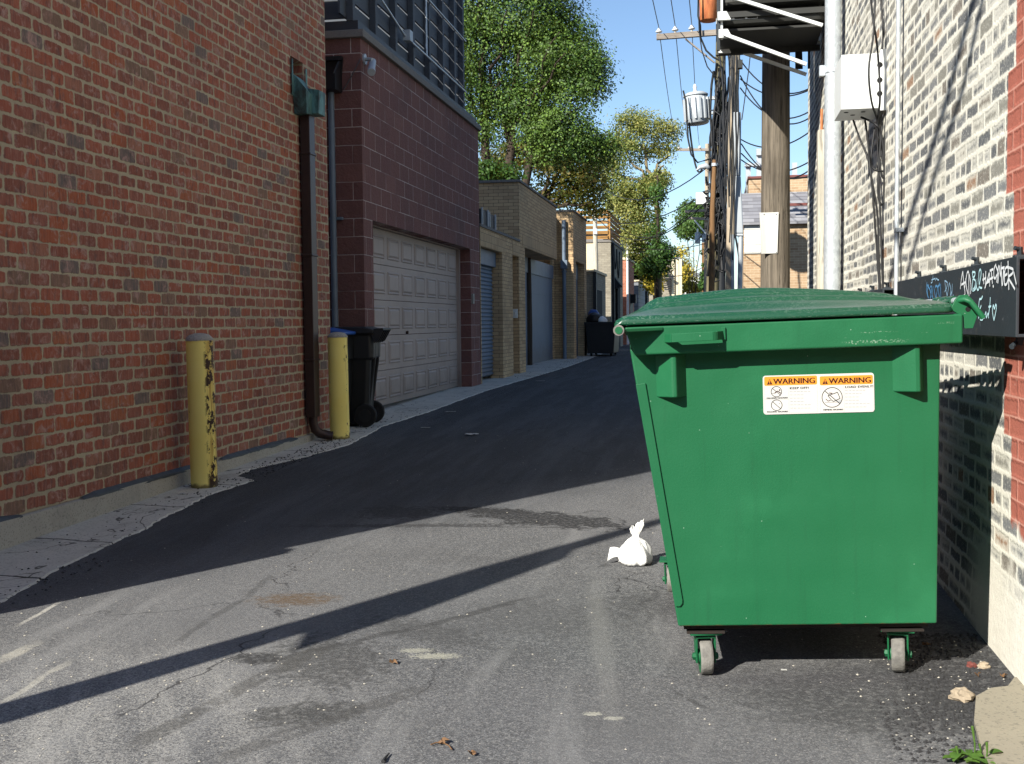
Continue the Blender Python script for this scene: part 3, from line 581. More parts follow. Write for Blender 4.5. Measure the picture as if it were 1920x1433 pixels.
for y0, y1 in ((5.0, 5.70), (6.32, 7.95), (8.3, 9.95)):
    b = MB(); vs = []; n = int((y1 - y0) / .04)
    for i in range(n + 1):
        y = y0 + (y1 - y0) * i / n; e_ = min(1, i / 4, (n - i) / 4); k = mnoise.noise(Vector((y * 4, 3, 0))) * .010 + mnoise.noise(Vector((y * 19, 5, 0))) * .006
        vs += [(XL + .001, y, .19 + (.016 + k * .6) * e_), (XL + .012, y, .188 + (.010 + k) * e_), (-3.872, y, .184 + k * .4), (-3.870, y, .176 - (.006 + k) * e_)]
    b.add(vs, [(i * 4 + j, i * 4 + j + 1, i * 4 + j + 5, i * 4 + j + 4) for i in range(n) for j in range(3)]); b.build('flashing', 'flash', bb)
b = MB(); b.box(-12.05, XL + .05, 3.2, 11.03, HB, HB + .12); b.build('parapet_cap', 'coping', bb)
b = MB(); b.box(XL - .02, XL + .06, 3.13, 3.25, 0, 1.95); b.build('corner_shadow_block', 'channel', bb, bevel=.004)  # unseen block added to cast the step in the building's shadow edge
# downspout with its copper leader head
ds = MB(); ds.prism([(-3.885, 10.19), (-3.885, 10.335), (-3.79, 10.335), (-3.79, 10.19)][::-1], 'z', .36, 3.30)
for z in (.9, 1.9, 2.86): ds.box(-3.892, -3.782, 10.18, 10.345, z, z + .02)
dso = ds.build('downspout', 'brown', bb, bevel=.006)
e = MB(); pr = [(-3.838, 10.262, .40), (-3.836, 10.264, .30), (-3.82, 10.27, .235), (-3.78, 10.285, .195), (-3.70, 10.31, .175), (-3.66, 10.32, .170)]
e.tube(pr, .046, 8); e.build('elbow', 'brown', dso)
h = MB(); A = [(-3.91, 10.04, 3.60), (-3.91, 10.30, 3.60), (-3.86, 10.26, 3.56), (-3.86, 10.06, 3.56)]
Bq = [(-3.895, 10.05, 3.42), (-3.895, 10.42, 3.40), (-3.76, 10.36, 3.38), (-3.76, 10.05, 3.44)]
Cq = [(-3.895, 10.08, 3.22), (-3.895, 10.40, 3.24), (-3.77, 10.34, 3.24), (-3.77, 10.08, 3.22)]
h.add(A + Bq + Cq, [(0, 1, 2, 3), (0, 1, 5, 4), (1, 2, 6, 5), (2, 3, 7, 6), (3, 0, 4, 7), (4, 5, 9, 8), (5, 6, 10, 9), (6, 7, 11, 10), (7, 4, 8, 11), (8, 9, 10, 11)])
h.prism([(-3.80, 3.24), (-3.70, 3.24), (-3.69, 3.46), (-3.80, 3.48)], 'y', 10.20, 10.38); h.box(-3.885, -3.875, 10.0, 10.03, 3.38, 3.72); h.box(-3.885, -3.875, 10.36, 10.39, 3.4, 3.7)
h.build('leader_head', 'copper', dso, bevel=.012)

# ------------------------------------------------------------------ bollards
def bollard(x, y, top, tilt, label, paint='bollard'):
    z = gz(y) - .02; t = thing('bollard', label, 'bollard', (x, y, z + .028), 0, 'yellow bollards along the red brick wall'); t.rotation_euler = (tilt[0], tilt[1], 0)
    hh = top - z - .028; b = MB(); b.lathe((0, 0, 0), [(.096, -.03), (.096, hh - .05)], 32); b.build('pipe', paint, t, local=True)
    b = MB(); prof = [(.099, hh - .055), (.1, hh - .045), (.092, hh - .03), (.07, hh - .012), (.035, hh - .002), (.0005, hh)]; b.lathe((0, 0, 0), prof, 28); o = b.build('concrete_cap', 'cap_conc', t, local=True)
    for v in o.data.vertices: v.co += Vector((1, 1, 1)) * mnoise.noise(v.co * 30) * .004
    return t
bollard(-3.70, 7.63, 1.195, (0, -.012), 'yellow bollard with rust runs, standing alone in front of the brick wall')
bollard(-3.65, 10.5, 1.175, (0, -.008), 'yellow bollard with small chips between the downspout and the black wheeled cart', 'bollard_clean')

# ------------------------------------------------------------------ wheeled carts
def cart(x, y, rz, lidmat, label, name='wheeled_cart'):
    z = gz(y) + .008; t = thing(name, label, 'trash cart', (x, y, z), rz, 'wheeled carts in the gap by the brick wall')
    # local: wheels and handle at +x
    b = MB(); lv = [(.02, -.22, .20, .18), (.50, -.26, .235, .23), (.72, -.27, .25, .26), (.74, -.29, .285, .27), (.98, -.29, .285, .28), (1.0, -.31, .30, .3)]
    vs = []
    for zz, xa, xb, hw in lv:
        c = .04
        vs += [(xa + c, -hw, zz), (xb - c, -hw, zz), (xb, -hw + c, zz), (xb, hw - c, zz), (xb - c, hw, zz), (xa + c, hw, zz), (xa, hw - c, zz), (xa, -hw + c, zz)]
    fs = [tuple(range(8))[::-1]] + [(i * 8 + k, i * 8 + (k + 1) % 8, (i + 1) * 8 + (k + 1) % 8, (i + 1) * 8 + k) for i in range(len(lv) - 1) for k in range(8)]
    b.add(vs, fs); b.prism([(.2, .1), (.29, .72), (.29, .95), (.2, .95)], 'y', -.13, -.09); b.prism([(.2, .1), (.29, .72), (.29, .95), (.2, .95)], 'y', .09, .13)
    b.build('body', 'blackplastic', t, local=True, bevel=.01)
    b = MB(); b.prism([(-.33, 1.0), (-.33, 1.03), (-.1, 1.075), (.2, 1.075), (.30, 1.045), (.30, 1.0)], 'y', -.315, .315); l = b.build('lid', lidmat, t, local=True, bevel=.012)
    b = MB()
    for yy in (-.26, -.13, 0, .13, .26): b.prism([(.26, 1.0), (.30, .90), (.335, .92), (.40, 1.035), (.385, 1.06), (.28, 1.05)], 'y', yy - .012, yy + .012)
    b.tube([(.385, -.28, 1.045), (.385, .28, 1.045)], .016, 10); b.build('handle', 'blackplastic', t, local=True)
    for sy in (-1, 1):
        b = MB(); w = .05; cx, cz, r = .19, .125, .125
        b.tube([(cx, sy * .27 - w / 2, cz), (cx, sy * .27 - w / 2 + .01, cz), (cx, sy * .27 + w / 2 - .01, cz), (cx, sy * .27 + w / 2, cz)], [r * .9, r, r, r * .9], 28); wh = b.build('wheel', 'rubber', t, local=True)
        b = MB(); b.tube([(cx, sy * .27 - w / 2 - .004, cz), (cx, sy * .27 + w / 2 + .004, cz)], r * .55, 20); b.build('hub', 'blackplastic', wh, local=True)
    return t
cart(-3.93, 11.72, R(8), 'blackplastic', 'black wheeled trash cart with toothed handle, in front of the taupe garage door')
cart(-4.10, 11.30, R(182), 'blueplastic', 'blue lidded recycling cart mostly hidden behind the second yellow bollard')

# ------------------------------------------------------------------ maroon block garage
pg = thing('block_garage', 'maroon split face block garage with taupe sectional door and dark slatted roof screen', 'garage', (XL, 15, 0))
Y0, Y1, ZT = 12.14, 18.40, 4.43; dh = (12.49, 17.69, .1, 2.44)
b = MB(); wall_with_holes(b, 'x', XL, Y0, Y1, 0, ZT, [dh])
u0, u1, z0, z1 = dh; dep = -.26
b.add([(XL, u0, z0), (XL, u0, z1), (XL + dep, u0, z1), (XL + dep, u0, z0)], [(0, 1, 2, 3)]); b.add([(XL, u1, z0), (XL, u1, z1), (XL + dep, u1, z1), (XL + dep, u1, z0)], [(0, 1, 2, 3)])
b.add([(XL, u0, z1), (XL, u1, z1), (XL + dep, u1, z1), (XL + dep, u0, z1)], [(0, 1, 2, 3)])
b.add([(-12, Y0, 0), (XL, Y0, 0), (XL, Y0, ZT), (-12, Y0, ZT)], [(0, 1, 2, 3)]); b.add([(-12, Y1, 0), (XL, Y1, 0), (XL, Y1, ZT), (-12, Y1, ZT)], [(0, 1, 2, 3)])
b.add([(-12, Y0, ZT), (XL, Y0, ZT), (XL, Y1, ZT), (-12, Y1, ZT)], [(0, 1, 2, 3)]); b.build('wall', 'cmu', pg)
b = MB(); b.box(-12, XL + .05, Y0 - .05, Y1 + .03, ZT, ZT + .085); b.build('coping', 'coping', pg, bevel=.008)
b = MB(); b.box(-12, XL - .03, Y0 + .02, Y1 - .04, ZT + .085, ZT + .20); b.build('metal_curb', 'curb', pg)
# door: five sections with raised panels
xd = XL - .22; gd = None; zb, sh, npan, ya, yb = .225, .44, 8, 12.40, 17.62
for r_ in range(5):
    b = MB(); za = zb + r_ * sh; b.box(xd - .04, xd, ya, yb, za + .003, za + sh - .003); pw = (yb - ya) / npan
    for k in range(npan):
        p0, p1, q0, q1 = ya + k * pw + .07, ya + (k + 1) * pw - .07, za + .075, za + sh - .075
        ring = lambda ins, dx: [(xd + dx, p0 + ins, q0 + ins), (xd + dx, p1 - ins, q0 + ins), (xd + dx, p1 - ins, q1 - ins), (xd + dx, p0 + ins, q1 - ins)]
        vs = ring(0, .001) + ring(.012, .012) + ring(.022, .012) + ring(.034, .002) + ring(.06, .016)
        fs = [(i * 4 + j, i * 4 + (j + 1) % 4, (i + 1) * 4 + (j + 1) % 4, (i + 1) * 4 + j) for i in range(4) for j in range(4)] + [(16, 17, 18, 19)]
        b.add(vs, fs)
    o = b.build('door_section' if gd else 'garage_door', 'garage', pg if gd is None else gd, bevel=.003); gd = gd or o
b = MB(); b.tube([(xd, 14.62, 1.13), (xd + .03, 14.62, 1.13)], .022, 12); b.build('lock', 'brown', gd)
b = MB(); b.box(xd - .04, xd + .05, 17.62, 17.69, .2, 2.44); b.box(xd - .04, xd + .05, 12.36, 17.69, 2.425, 2.44); b.build('door_frame', 'garage', pg)
b = MB(); b.box(XL, XL + .03, 17.78 - .06, 17.84, 1.56, 1.72); b.box(XL + .03, XL + .034, 17.74, 17.82, 1.6, 1.68); b.build('keypad', 'louver', pg, bevel=.004)
# scupper box and pipe on the side wall
b = MB(); b.box(-4.36, -4.12, 11.90, 12.14, 3.83, 4.0); b.prism([(-4.36, 4.0), (-4.12, 4.0), (-4.10, 4.22), (-4.38, 4.22)], 'y', 12.10, 12.138); b.prism([(11.90, 4.0), (12.12, 4.0), (12.12, 4.22)], 'x', -4.14, -4.12); b.box(-4.37, -4.1, 12.06, 12.138, 4.18, 4.225)
sc_ = b.build('scupper_box', 'blackplastic', pg)
b = MB(); b.cyl((-4.235, 12.085), .035, .2, 3.85, 14); b.box(-4.28, -4.13, 12.08, 12.135, 2.42, 2.45); b.box(-4.28, -4.13, 12.08, 12.135, 1.1, 1.13); b.build('drain_pipe', 'bluegrey2', sc_)
# roof screen
rs_ = thing('roof_screen', 'dark slatted privacy screen with steel posts and conduit on the block garage roof', 'screen', (XL - .1, 15, ZT + .2))
xs_ = XL - .16; zr = ZT + .2; zt = zr + 3.2
b = MB()
for k in range(13): 
    z = zr + .03 + k * .245
    b.box(xs_ - .03, xs_ - .005, 11.95, 17.9, z, z + .205)
    b.box(-7.5, xs_, 12.16, 12.19, z, z + .235)
b.build('slat_panel', 'screen', rs_)
b = MB()
for k in range(13): b.box(-9.5, xs_ - .04, 17.84, 17.87, zr + .03 + k * .245, zr + .03 + k * .245 + .235)
b.build('hidden_shade_panel', 'screen', rs_)  # hidden panel added to shade the beige side wall beyond
for k, y in enumerate((12.2, 13.05, 13.9, 14.75, 15.6, 16.4, 17.15, 17.75)):
    b = MB(); b.box(xs_ - .004, xs_ + .075, y - .045, y + .045, zr, zt); b.build('post', 'screen', rs_, bevel=.004)
b = MB()
for k in range(9): b.box(-7.5 + .0, xs_ - .3, 12.10, 12.13, zr + .03 + k * .245, zr + .03 + k * .245 + .21)
b.build('end_boards', 'board', rs_)
b = MB(); P1 = P(700, 8, X=xs_ + .1); b.tube([(xs_ + .1, 12.3, ZT + .86), (xs_ + .1, 14.2, ZT + .53), (xs_ + .1, 17.8, ZT + .52)], .013, 8); b.tube([(xs_ + .1, 15.3, ZT + .53), (xs_ + .1, 15.3, zt)], .013, 8); b.tube([(xs_ + .1, 12.2, ZT + 1.35), (xs_ + .1, 17.8, ZT + 1.33)], .010, 8); b.build('conduit', 'galv', rs_)
b = MB(); b.box(xs_ + .07, xs_ + .17, 14.2, 14.34, ZT + .47, ZT + .61); b.build('junction_box', 'tank', rs_, bevel=.006)
# camera on the corner
t = thing('security_camera', 'small grey security camera on the corner of the maroon block wall', 'camera', (-3.86, 12.2, 4.2))
b = MB(); b.tube([(XL, 12.26, 4.22), (XL + .02, 12.26, 4.22)], .06, 16); b.tube([(XL + .02, 12.26, 4.22), (XL + .11, 12.22, 4.20)], .022, 10); b.build('mount', 'tank', t)
b = MB(); b.tube([(XL + .09, 12.30, 4.20), (XL + .16, 12.02, 4.03)], .038, 14); b.tube([(XL + .155, 12.04, 4.045), (XL + .17, 11.99, 4.01)], .044, 14); b.build('housing', 'tank', t)
b = MB(); b.tube([(XL + .002, 12.14 - .004, 4.2), (XL - .12, 12.134, 3.99), (XL - .2, 12.134, 3.87)], .006, 5); b.build('cable', 'wire', t)

# ------------------------------------------------------------------ beige brick garages
bg_ = thing('beige_garage', 'long beige brick garage row with blue grey roller shutter and doors between brick piers', 'garage', (XL, 25, .2))
b = MB(); S1, S2, S2e, S3, S3e = 18.44, 22.29, 27.6, 30.9, 34.05; XR = XL - .24
h1, h2 = (18.5, 20.42, 0, 2.54), (21.48, 22.20, 0, 2.56)
wall_with_holes(b, 'x', XL, S1, S2, 0, 2.86, [h1, h2])
for h in (h1, h2):
    for u in h[:2]: b.add([(XL, u, 0), (XL, u, h[3]), (XR, u, h[3]), (XR, u, 0)], [(0, 1, 2, 3)])
    b.add([(XL, h[0], h[3]), (XL, h[1], h[3]), (XR, h[1], h[3]), (XR, h[0], h[3])], [(0, 1, 2, 3)])
b.add([(XR, h2[0], 0), (XR, h2[1], 0), (XR, h2[1], 2.6), (XR, h2[0], 2.6)], [(0, 1, 2, 3)])
b.add([(-12, S1, 2.86), (XL, S1, 2.86), (XL, S2, 2.86), (-12, S2, 2.86)], [(0, 1, 2, 3)])
wall_with_holes(b, 'x', XL, S2, S2e, 0, 4.06, [(22.92, S2e, 0, 2.79)])
b.add([(-12, S2, 0), (XL, S2, 0), (XL, S2, 4.06), (-12, S2, 4.06)], [(0, 1, 2, 3)])
XB = -4.45
b.add([(XL, 22.92, 0), (XL, 22.92, 2.79), (XB, 22.92, 2.79), (XB, 22.92, 0)], [(0, 1, 2, 3)])
b.add([(XL, 22.92, 2.79), (XL, S2e, 2.79), (XB, S2e, 2.79), (XB, 22.92, 2.79)], [(0, 1, 2, 3)])
b.add([(XL, S2e, 2.79), (XL, S2e, 4.06), (-12, S2e, 4.06), (-12, S2e, 2.79)], [(0, 1, 2, 3)])
b.add([(-12, S2, 4.06), (XL, S2, 4.06), (XL, S2e, 4.06), (-12, S2e, 4.06)], [(0, 1, 2, 3)])
b.add([(-5.2, S2e, 0), (-5.2, S3, 0), (-5.2, S3, 4.2), (-5.2, S2e, 4.2)], [(0, 1, 2, 3)])
h3 = (31.45, 33.45, 0, 2.95)
wall_with_holes(b, 'x', XL, S3, S3e, 0, 4.29, [h3])
for u in h3[:2]: b.add([(XL, u, 0), (XL, u, h3[3]), (XR, u, h3[3]), (XR, u, 0)], [(0, 1, 2, 3)])
b.add([(XL, h3[0], h3[3]), (XL, h3[1], h3[3]), (XR, h3[1], h3[3]), (XR, h3[0], h3[3])], [(0, 1, 2, 3)])
b.add([(-5.2, S3, 0), (XL, S3, 0), (XL, S3, 4.29), (-5.2, S3, 4.29)], [(0, 1, 2, 3)])
b.add([(-12, S3, 4.29), (XL, S3, 4.29), (XL, S3e, 4.29), (-12, S3e, 4.29)], [(0, 1, 2, 3)]); b.add([(-12, S3e, 0), (XL, S3e, 0), (XL, S3e, 4.29), (-12, S3e, 4.29)], [(0, 1, 2, 3)])
b.build('wall', 'beige', bg_)
for y0, y1, z0, z1 in ((18.45, 20.75, 2.55, 2.76), (21.5, 22.25, 2.57, 2.77), (22.6, 27.59, 2.80, 3.03), (31.3, 34.0, 2.96, 3.18)):
    b = MB(); b.box(XL - .05, XL + .006, y0, y1, z0, z1); b.build('lintel', 'soldier', bg_)
for y0, y1, x1, z in ((S1, S2 - .01, XL + .02, 2.86), (S2 - .04, S2e + .03, XL + .03, 4.06), (S3 - .03, S3e + .03, XL + .03, 4.29)):
    b = MB(); b.box(-12, x1, y0, y1, z, z + .05); b.build('coping', 'coping', bg_, bevel=.005)
b = MB(); xd = XR + .03; zz = .3; n = 28
for k in range(n):
    z0 = .28 + k * (2.27 - .28) / n; hgt = (2.27 - .28) / n
    b.prism([(xd, z0), (xd + .022, z0 + hgt * .3), (xd + .022, z0 + hgt * .6), (xd, z0 + hgt)], 'y', 18.46, 20.42)
rsd = b.build('roller_shutter', 'bluegrey', bg_)
b = MB(); b.box(xd - .02, xd + .09, 18.46, 20.42, 2.27, 2.54); b.build('hood', 'bluegrey2', rsd, bevel=.006)
b = MB(); b.box(XB - .05, XB, 22.9, 30.6, 0, 2.5)
for z in (.75, 1.35, 1.95): b.box(XB, XB + .008, 22.95, 30.5, z, z + .015)
dd = b.build('overhead_door', 'bluegrey', bg_); b = MB(); b.box(XB - .04, XB + .03, 22.93, 30.62, 2.43, 2.79); b.build('header', 'bluegrey2', dd); b = MB(); b.box(XB - .05, XB + .02, 30.55, 30.9, 0, 4.2); b.build('pier', 'beige', bg_)
b = MB(); b.box(XR, XR + .04, 31.45, 33.45, 0, 2.55); d3 = b.build('side_door', 'bluegrey', bg_); b = MB(); b.box(XR, XR + .06, 31.45, 33.45, 2.5, 2.95); b.build('header', 'bluegrey2', d3)
b = MB(); px = P(1058, 500, Y=30.85).x; b.cyl((px, 30.82), .055, .2, 4.05, 12); b.box(px - .09, px + .09, 30.74, 30.9, 2.72, 2.95); b.cyl((px, 30.82), .075, 2.62, 2.66, 12); b.build('downpipe', 'bluegrey2', bg_)
b = MB(); q = P(966, 588, Y=22.19); b.box(q.x - .05, q.x + .05, 22.12, 22.19, q.z - .09, q.z + .09); b.tube([(q.x, 22.12, q.z + .02), (q.x + .03, 22.06, q.z + .02), (q.x + .03, 22.06, q.z - .12)], .012, 6); b.build('meter', 'whitepaint', bg_)
t = thing('air_conditioner', 'beige louvred air conditioner on the low garage roof by the maroon wall', 'air conditioner', (-4.35, 19.2, 2.87), 0, 'condensers on the low roof')
b = MB(); b.box(-4.75, -4.1, 18.6, 19.35, 2.88, 3.33); b.build('cabinet', 'louver', t, bevel=.01); b = MB()
for k in range(9): b.box(-4.1, -4.085, 18.66, 19.25, 2.93 + k * .042, 2.95 + k * .042)
b.build('louvre_panel', 'bluegrey2', t)
for y0, y1, zt_, lab in ((19.6, 20.15, 3.28, 'dark panelled condenser in the middle of the low garage roof'), (20.25, 20.85, 3.26, 'dark panelled condenser on the low garage roof, next to the tall beige wall')):
    t = thing('air_conditioner', lab, 'air conditioner', (-4.35, y0, 2.87), 0, 'condensers on the low roof'); b = MB(); b.box(-4.7, -4.12, y0, y1, 2.88, zt_); b.build('cabinet', 'corr', t, bevel=.01)
    for y in (y0 + .02, y1 - .02): b = MB(); b.box(-4.118, -4.09, y - .02, y + .02, 2.88, zt_ + .02); b.build('frame_post', 'tank', t)

# ------------------------------------------------------------------ trees and plants
def crown(mb, blobs, Y, n, size, seed, dens=.45, flat=1.0, clump=.28, cut=-.13):
    """leaf clumps spread through several lobes, given as photo ellipses at depth Y"""
    rnd = random.Random(seed); lobes = []
    for bl in blobs:
        x, y, rx, ry = bl[:4]; yy = Y + (bl[4] if len(bl) > 4 else 0)
        c = P(x, y, Y=yy); k = yy / 2115; lobes.append((c, rx * k, max(rx, ry) * k * .8, ry * k))
    wts = [l[1] * l[3] for l in lobes]
    per = 40
    for _ in range(n // per):
        c, a, bb_, cc = rnd.choices(lobes, wts)[0]
        while True:
            d = Vector((rnd.uniform(-1, 1), rnd.uniform(-1, 1), rnd.uniform(-1, 1)))
            if .05 < d.length < 1: break
        d = d.normalized() * (d.length ** dens); p = c + Vector((d.x * a, d.y * bb_, d.z * cc))
        if mnoise.noise(p * .75 + Vector((seed, 0, 0))) < cut: continue
        cr = clump * rnd.uniform(.6, 1.3); p0 = p
        out = Vector((d.x, d.y, d.z)).normalized()
        for _ in range(per):
            while True:
                e_ = Vector((rnd.uniform(-1, 1), rnd.uniform(-1, 1), rnd.uniform(-1, 1)))
                if e_.length < 1: break
            q = p + Vector((e_.x, e_.y, e_.z * flat * .8)) * cr * 1.75
            nv = (out * 1.1 + Vector((rnd.gauss(0, .5), rnd.gauss(0, .5), rnd.gauss(0, .5) + .25))).normalized(); u = nv.cross(Vector((rnd.gauss(0, 1), rnd.gauss(0, 1), rnd.gauss(0, 1)))).normalized(); w = nv.cross(u).normalized()
            s_ = size * rnd.uniform(.6, 1.25); t2 = s_ * .33
            mb.add([q - u * s_ * .5, q + w * t2, q + u * s_ * .5, q - w * t2], [(0, 1, 2, 3)])
def limbs(mb, start, ends, r0, seed, n=7, wob=.12):
    rnd = random.Random(seed)
    for e, r1 in ends:
        a, e = Vector(start), Vector(e); pts = []; rs = []
        for i in range(n + 1):
            t_ = i / n; p = a.lerp(e, t_); p += Vector((rnd.uniform(-wob, wob), rnd.uniform(-wob, wob), rnd.uniform(-wob, wob) * .5)) * math.sin(t_ * math.pi); pts.append(p); rs.append(r0 * (1 - t_) + r1 * t_)
        mb.tube(pts, rs, 8)
YT = 26.5
def pear(base_px, top_px, w, blobs, n, seed, label, extra=()):
    q = P(*base_px, Y=YT); t = thing('street_tree', label, 'tree', (q.x, YT, 0), 0, 'green trees behind the beige garage')
    b = MB(); k = YT / 2115; tp = P(*top_px, Y=YT + .3); lo = Vector((q.x, YT, 0)); limbs(b, lo, [((q.x, YT, q.z), w * .5 * k)], w * .62 * k, seed, 4, .02); limbs(b, (q.x, YT, q.z), [(tp, w * .16 * k)], w * .5 * k, seed + 1, 6, .1)
    for (sx, sy), (ex, ey), dy, rr in extra: limbs(b, P(sx, sy, Y=YT), [(P(ex, ey, Y=YT + dy), .012)], rr, seed + ex, 6, .15)
    b.build('trunk', 'bark', t); b = MB(); crown(b, blobs, YT, int(n * 4.8), .066, seed, .55, 1, .24, -.27); b.build('crown', 'leaf_green', t, recalc=False); return t
pear((915, 335), (905, 30), 19, [(840, 60, 80, 120), (900, 20, 80, 90), (880, 170, 50, 70), (930, 110, 70, 90), (860, -120, 110, 90), (885, 255, 30, 34), (925, 235, 36, 30)], 10500, 11, 'green tree with the leftmost trunk, close to the slatted roof screen', [((912, 250), (860, 120), .5, .07), ((908, 200), (900, -40), -.8, .07), ((910, 180), (950, 20), -1.0, .05), ((912, 220), (950, 80), -.5, .05), ((914, 290), (880, 200), .6, .04)])
pear((952, 330), (975, 20), 19, [(980, 30, 90, 100), (1010, 110, 80, 80), (960, -90, 110, 90), (985, 195, 60, 50), (940, 190, 45, 40)], 10500, 23, 'green tree with the middle trunk of the three above the beige parapet', [((952, 260), (930, 110), .6, .07), ((955, 200), (1000, 20), -1.0, .06), ((954, 230), (1050, 60), -.9, .05), ((955, 240), (1030, 120), .4, .05), ((953, 280), (990, 190), -.4, .04)])
pear((985, 345), (1060, 60), 17, [(1050, 90, 60, 90), (1085, 170, 48, 70), (1060, 240, 70, 45), (1110, 245, 42, 48), (1030, -40, 60, 70), (1010, 240, 50, 36), (1100, 130, 34, 50), (1085, 275, 52, 24), (1020, 285, 46, 20), (960, 262, 42, 24), (1125, 285, 24, 18)], 15500, 37, 'green tree leaning right over the alley with the widest dark crown', [((985, 260), (1090, 200), -.6, .07), ((985, 230), (1060, 100), -1.0, .06), ((985, 250), (1030, 90), -1.1, .05), ((984, 290), (1060, 240), -.5, .05), ((986, 240), (1010, 130), .3, .05), ((985, 310), (1110, 280), .6, .035)])
t = thing('autumn_tree', 'low spreading tree with rust and orange leaves above the beige parapet', 'tree', (P(1015, 400, Y=33).x, 33, 0), 0)
b = MB(); q = P(1015, 390, Y=33); limbs(b, (q.x, 33, 0), [(q, .1)], .14, 5, 4, .03); limbs(b, q, [(P(1100, 340, Y=33), .02), (P(1060, 300, Y=33.5), .02), (P(960, 300, Y=33), .02), (P(1120, 380, Y=32.6), .015), (P(1040, 290, Y=33), .02)], .08, 6); b.build('trunk', 'bark', t)
b = MB(); crown(b, [(1000, 300, 60, 40), (1050, 320, 60, 32), (1090, 345, 46, 26), (1030, 362, 50, 24), (1085, 372, 44, 18), (1115, 392, 24, 14), (960, 300, 50, 34), (1110, 310, 26, 26)], 33, 16000, .10, 51, .6, .5, .26); b.build('crown', 'leaf_autumn', t, recalc=False)
t = thing('climbing_ivy', 'dark green ivy spilling along the top of the beige parapet under the tree trunks', 'plant', (-4.6, 23.5, 4.06))
b = MB(); crown(b, [(905, 322, 26, 16), (935, 325, 30, 13), (960, 328, 16, 10)], 23, 4000, .07, 61, .7, 1, .12); b.build('foliage', 'leaf_ivy', t, recalc=False); b = MB()
q = P(925, 335, Y=23); b.tube([(q.x, 23, 4.07), (q.x + .05, 23, 4.3)], .015, 5)
b.build('stem', 'bark', t)
t = thing('locust_tree', 'tall yellow green tree with open crown and pale trunk down the alley', 'tree', (P(1236, 520, Y=50).x, 50, 0))
b = MB(); q = P(1234, 470, Y=50); limbs(b, (q.x, 50, 0), [(q, .16)], .2, 71, 4, .03); q2 = P(1227, 345, Y=50); limbs(b, q, [(q2, .11)], .16, 72, 5, .08)
limbs(b, q2, [(P(1205, 270, Y=50), .05), (P(1252, 270, Y=50.5), .04), (P(1180, 300, Y=50), .04), (P(1245, 310, Y=49), .03), (P(1160, 330, Y=50), .02)], .08, 73, 7, .25); limbs(b, q, [(P(1170, 400, Y=50), .03), (P(1210, 400, Y=51), .02)], .07, 75, 7, .25); b.build('trunk', 'bark_pale', t)
b = MB(); crown(b, [(1185, 232, 34, 22), (1220, 235, 36, 22), (1252, 255, 22, 24), (1160, 270, 24, 22), (1235, 290, 24, 26), (1150, 320, 28, 24), (1185, 345, 36, 24), (1160, 375, 30, 26), (1205, 385, 32, 30), (1240, 330, 14, 26), (1190, 430, 30, 24), (1235, 440, 22, 34), (1215, 470, 30, 22), (1130, 300, 20, 22), (1205, 285, 40, 26), (1222, 318, 26, 24), (1215, 355, 26, 24), (1175, 400, 34, 26), (1205, 455, 40, 30)], 50, 52000, .105, 77, .6, 1, .26); b.build('crown', 'leaf_locust', t, recalc=False)
t = thing('ivy_column', 'dark ivy covered trunk beside the pale leaning trunk down the alley', 'tree', (P(1232, 520, Y=49).x, 49, 0))
b = MB(); q = P(1233, 330, Y=49); limbs(b, (q.x, 49, 0), [(q, .04)], .10, 79, 4, .05); b.build('trunk', 'bark', t); b = MB(); crown(b, [(1232, 370, 8, 36), (1230, 420, 11, 34), (1228, 470, 16, 34), (1222, 500, 24, 30), (1245, 480, 18, 26)], 49, 9000, .12, 81, .6, 1, .2); b.build('crown', 'leaf_ivy', t, recalc=False)
def bush(name, label, px, py, rx, ry, Y, mat, n, seed, cat='shrub', size=.2):
    q = P(px, py + ry, Y=Y); t = thing(name, label, cat, (q.x, Y, 0)); b = MB(); limbs(b, (q.x, Y, 0), [(P(px, py, Y=Y), .02), (P(px + rx * .5, py, Y=Y), .02), (P(px - rx * .5, py, Y=Y), .02)], .045, seed); b.build('stem' if cat == 'shrub' else 'trunk', 'bark', t)
    b = MB(); crown(b, [(px, py, rx, ry), (px - rx * .4, py + ry * .4, rx * .7, ry * .6), (px + rx * .4, py + ry * .4, rx * .7, ry * .6)], Y, n, size, seed, .6, 1, .22 * Y / 50, -.4); b.build('foliage' if cat == 'shrub' else 'crown', mat, t, recalc=False)
bush('shrub', 'yellow green shrub beside the dark fence down the alley', 1228, 522, 12, 28, 58, 'leaf_yellow', 1300, 91)
bush('far_tree', 'round dark green tree far away behind the wooden poles', 1300, 410, 28, 32, 85, 'leaf_dark', 11000, 93, 'tree', .2)
bush('far_tree', 'golden yellow tree at the far end of the alley', 1278, 500, 16, 44, 95, 'leaf_yellow', 4000, 95, 'tree', .2)
bush('shrub', 'low golden shrub at the far end of the alley, left of the pole', 1300, 540, 16, 12, 90, 'leaf_yellow', 900, 97, 'shrub', .3)

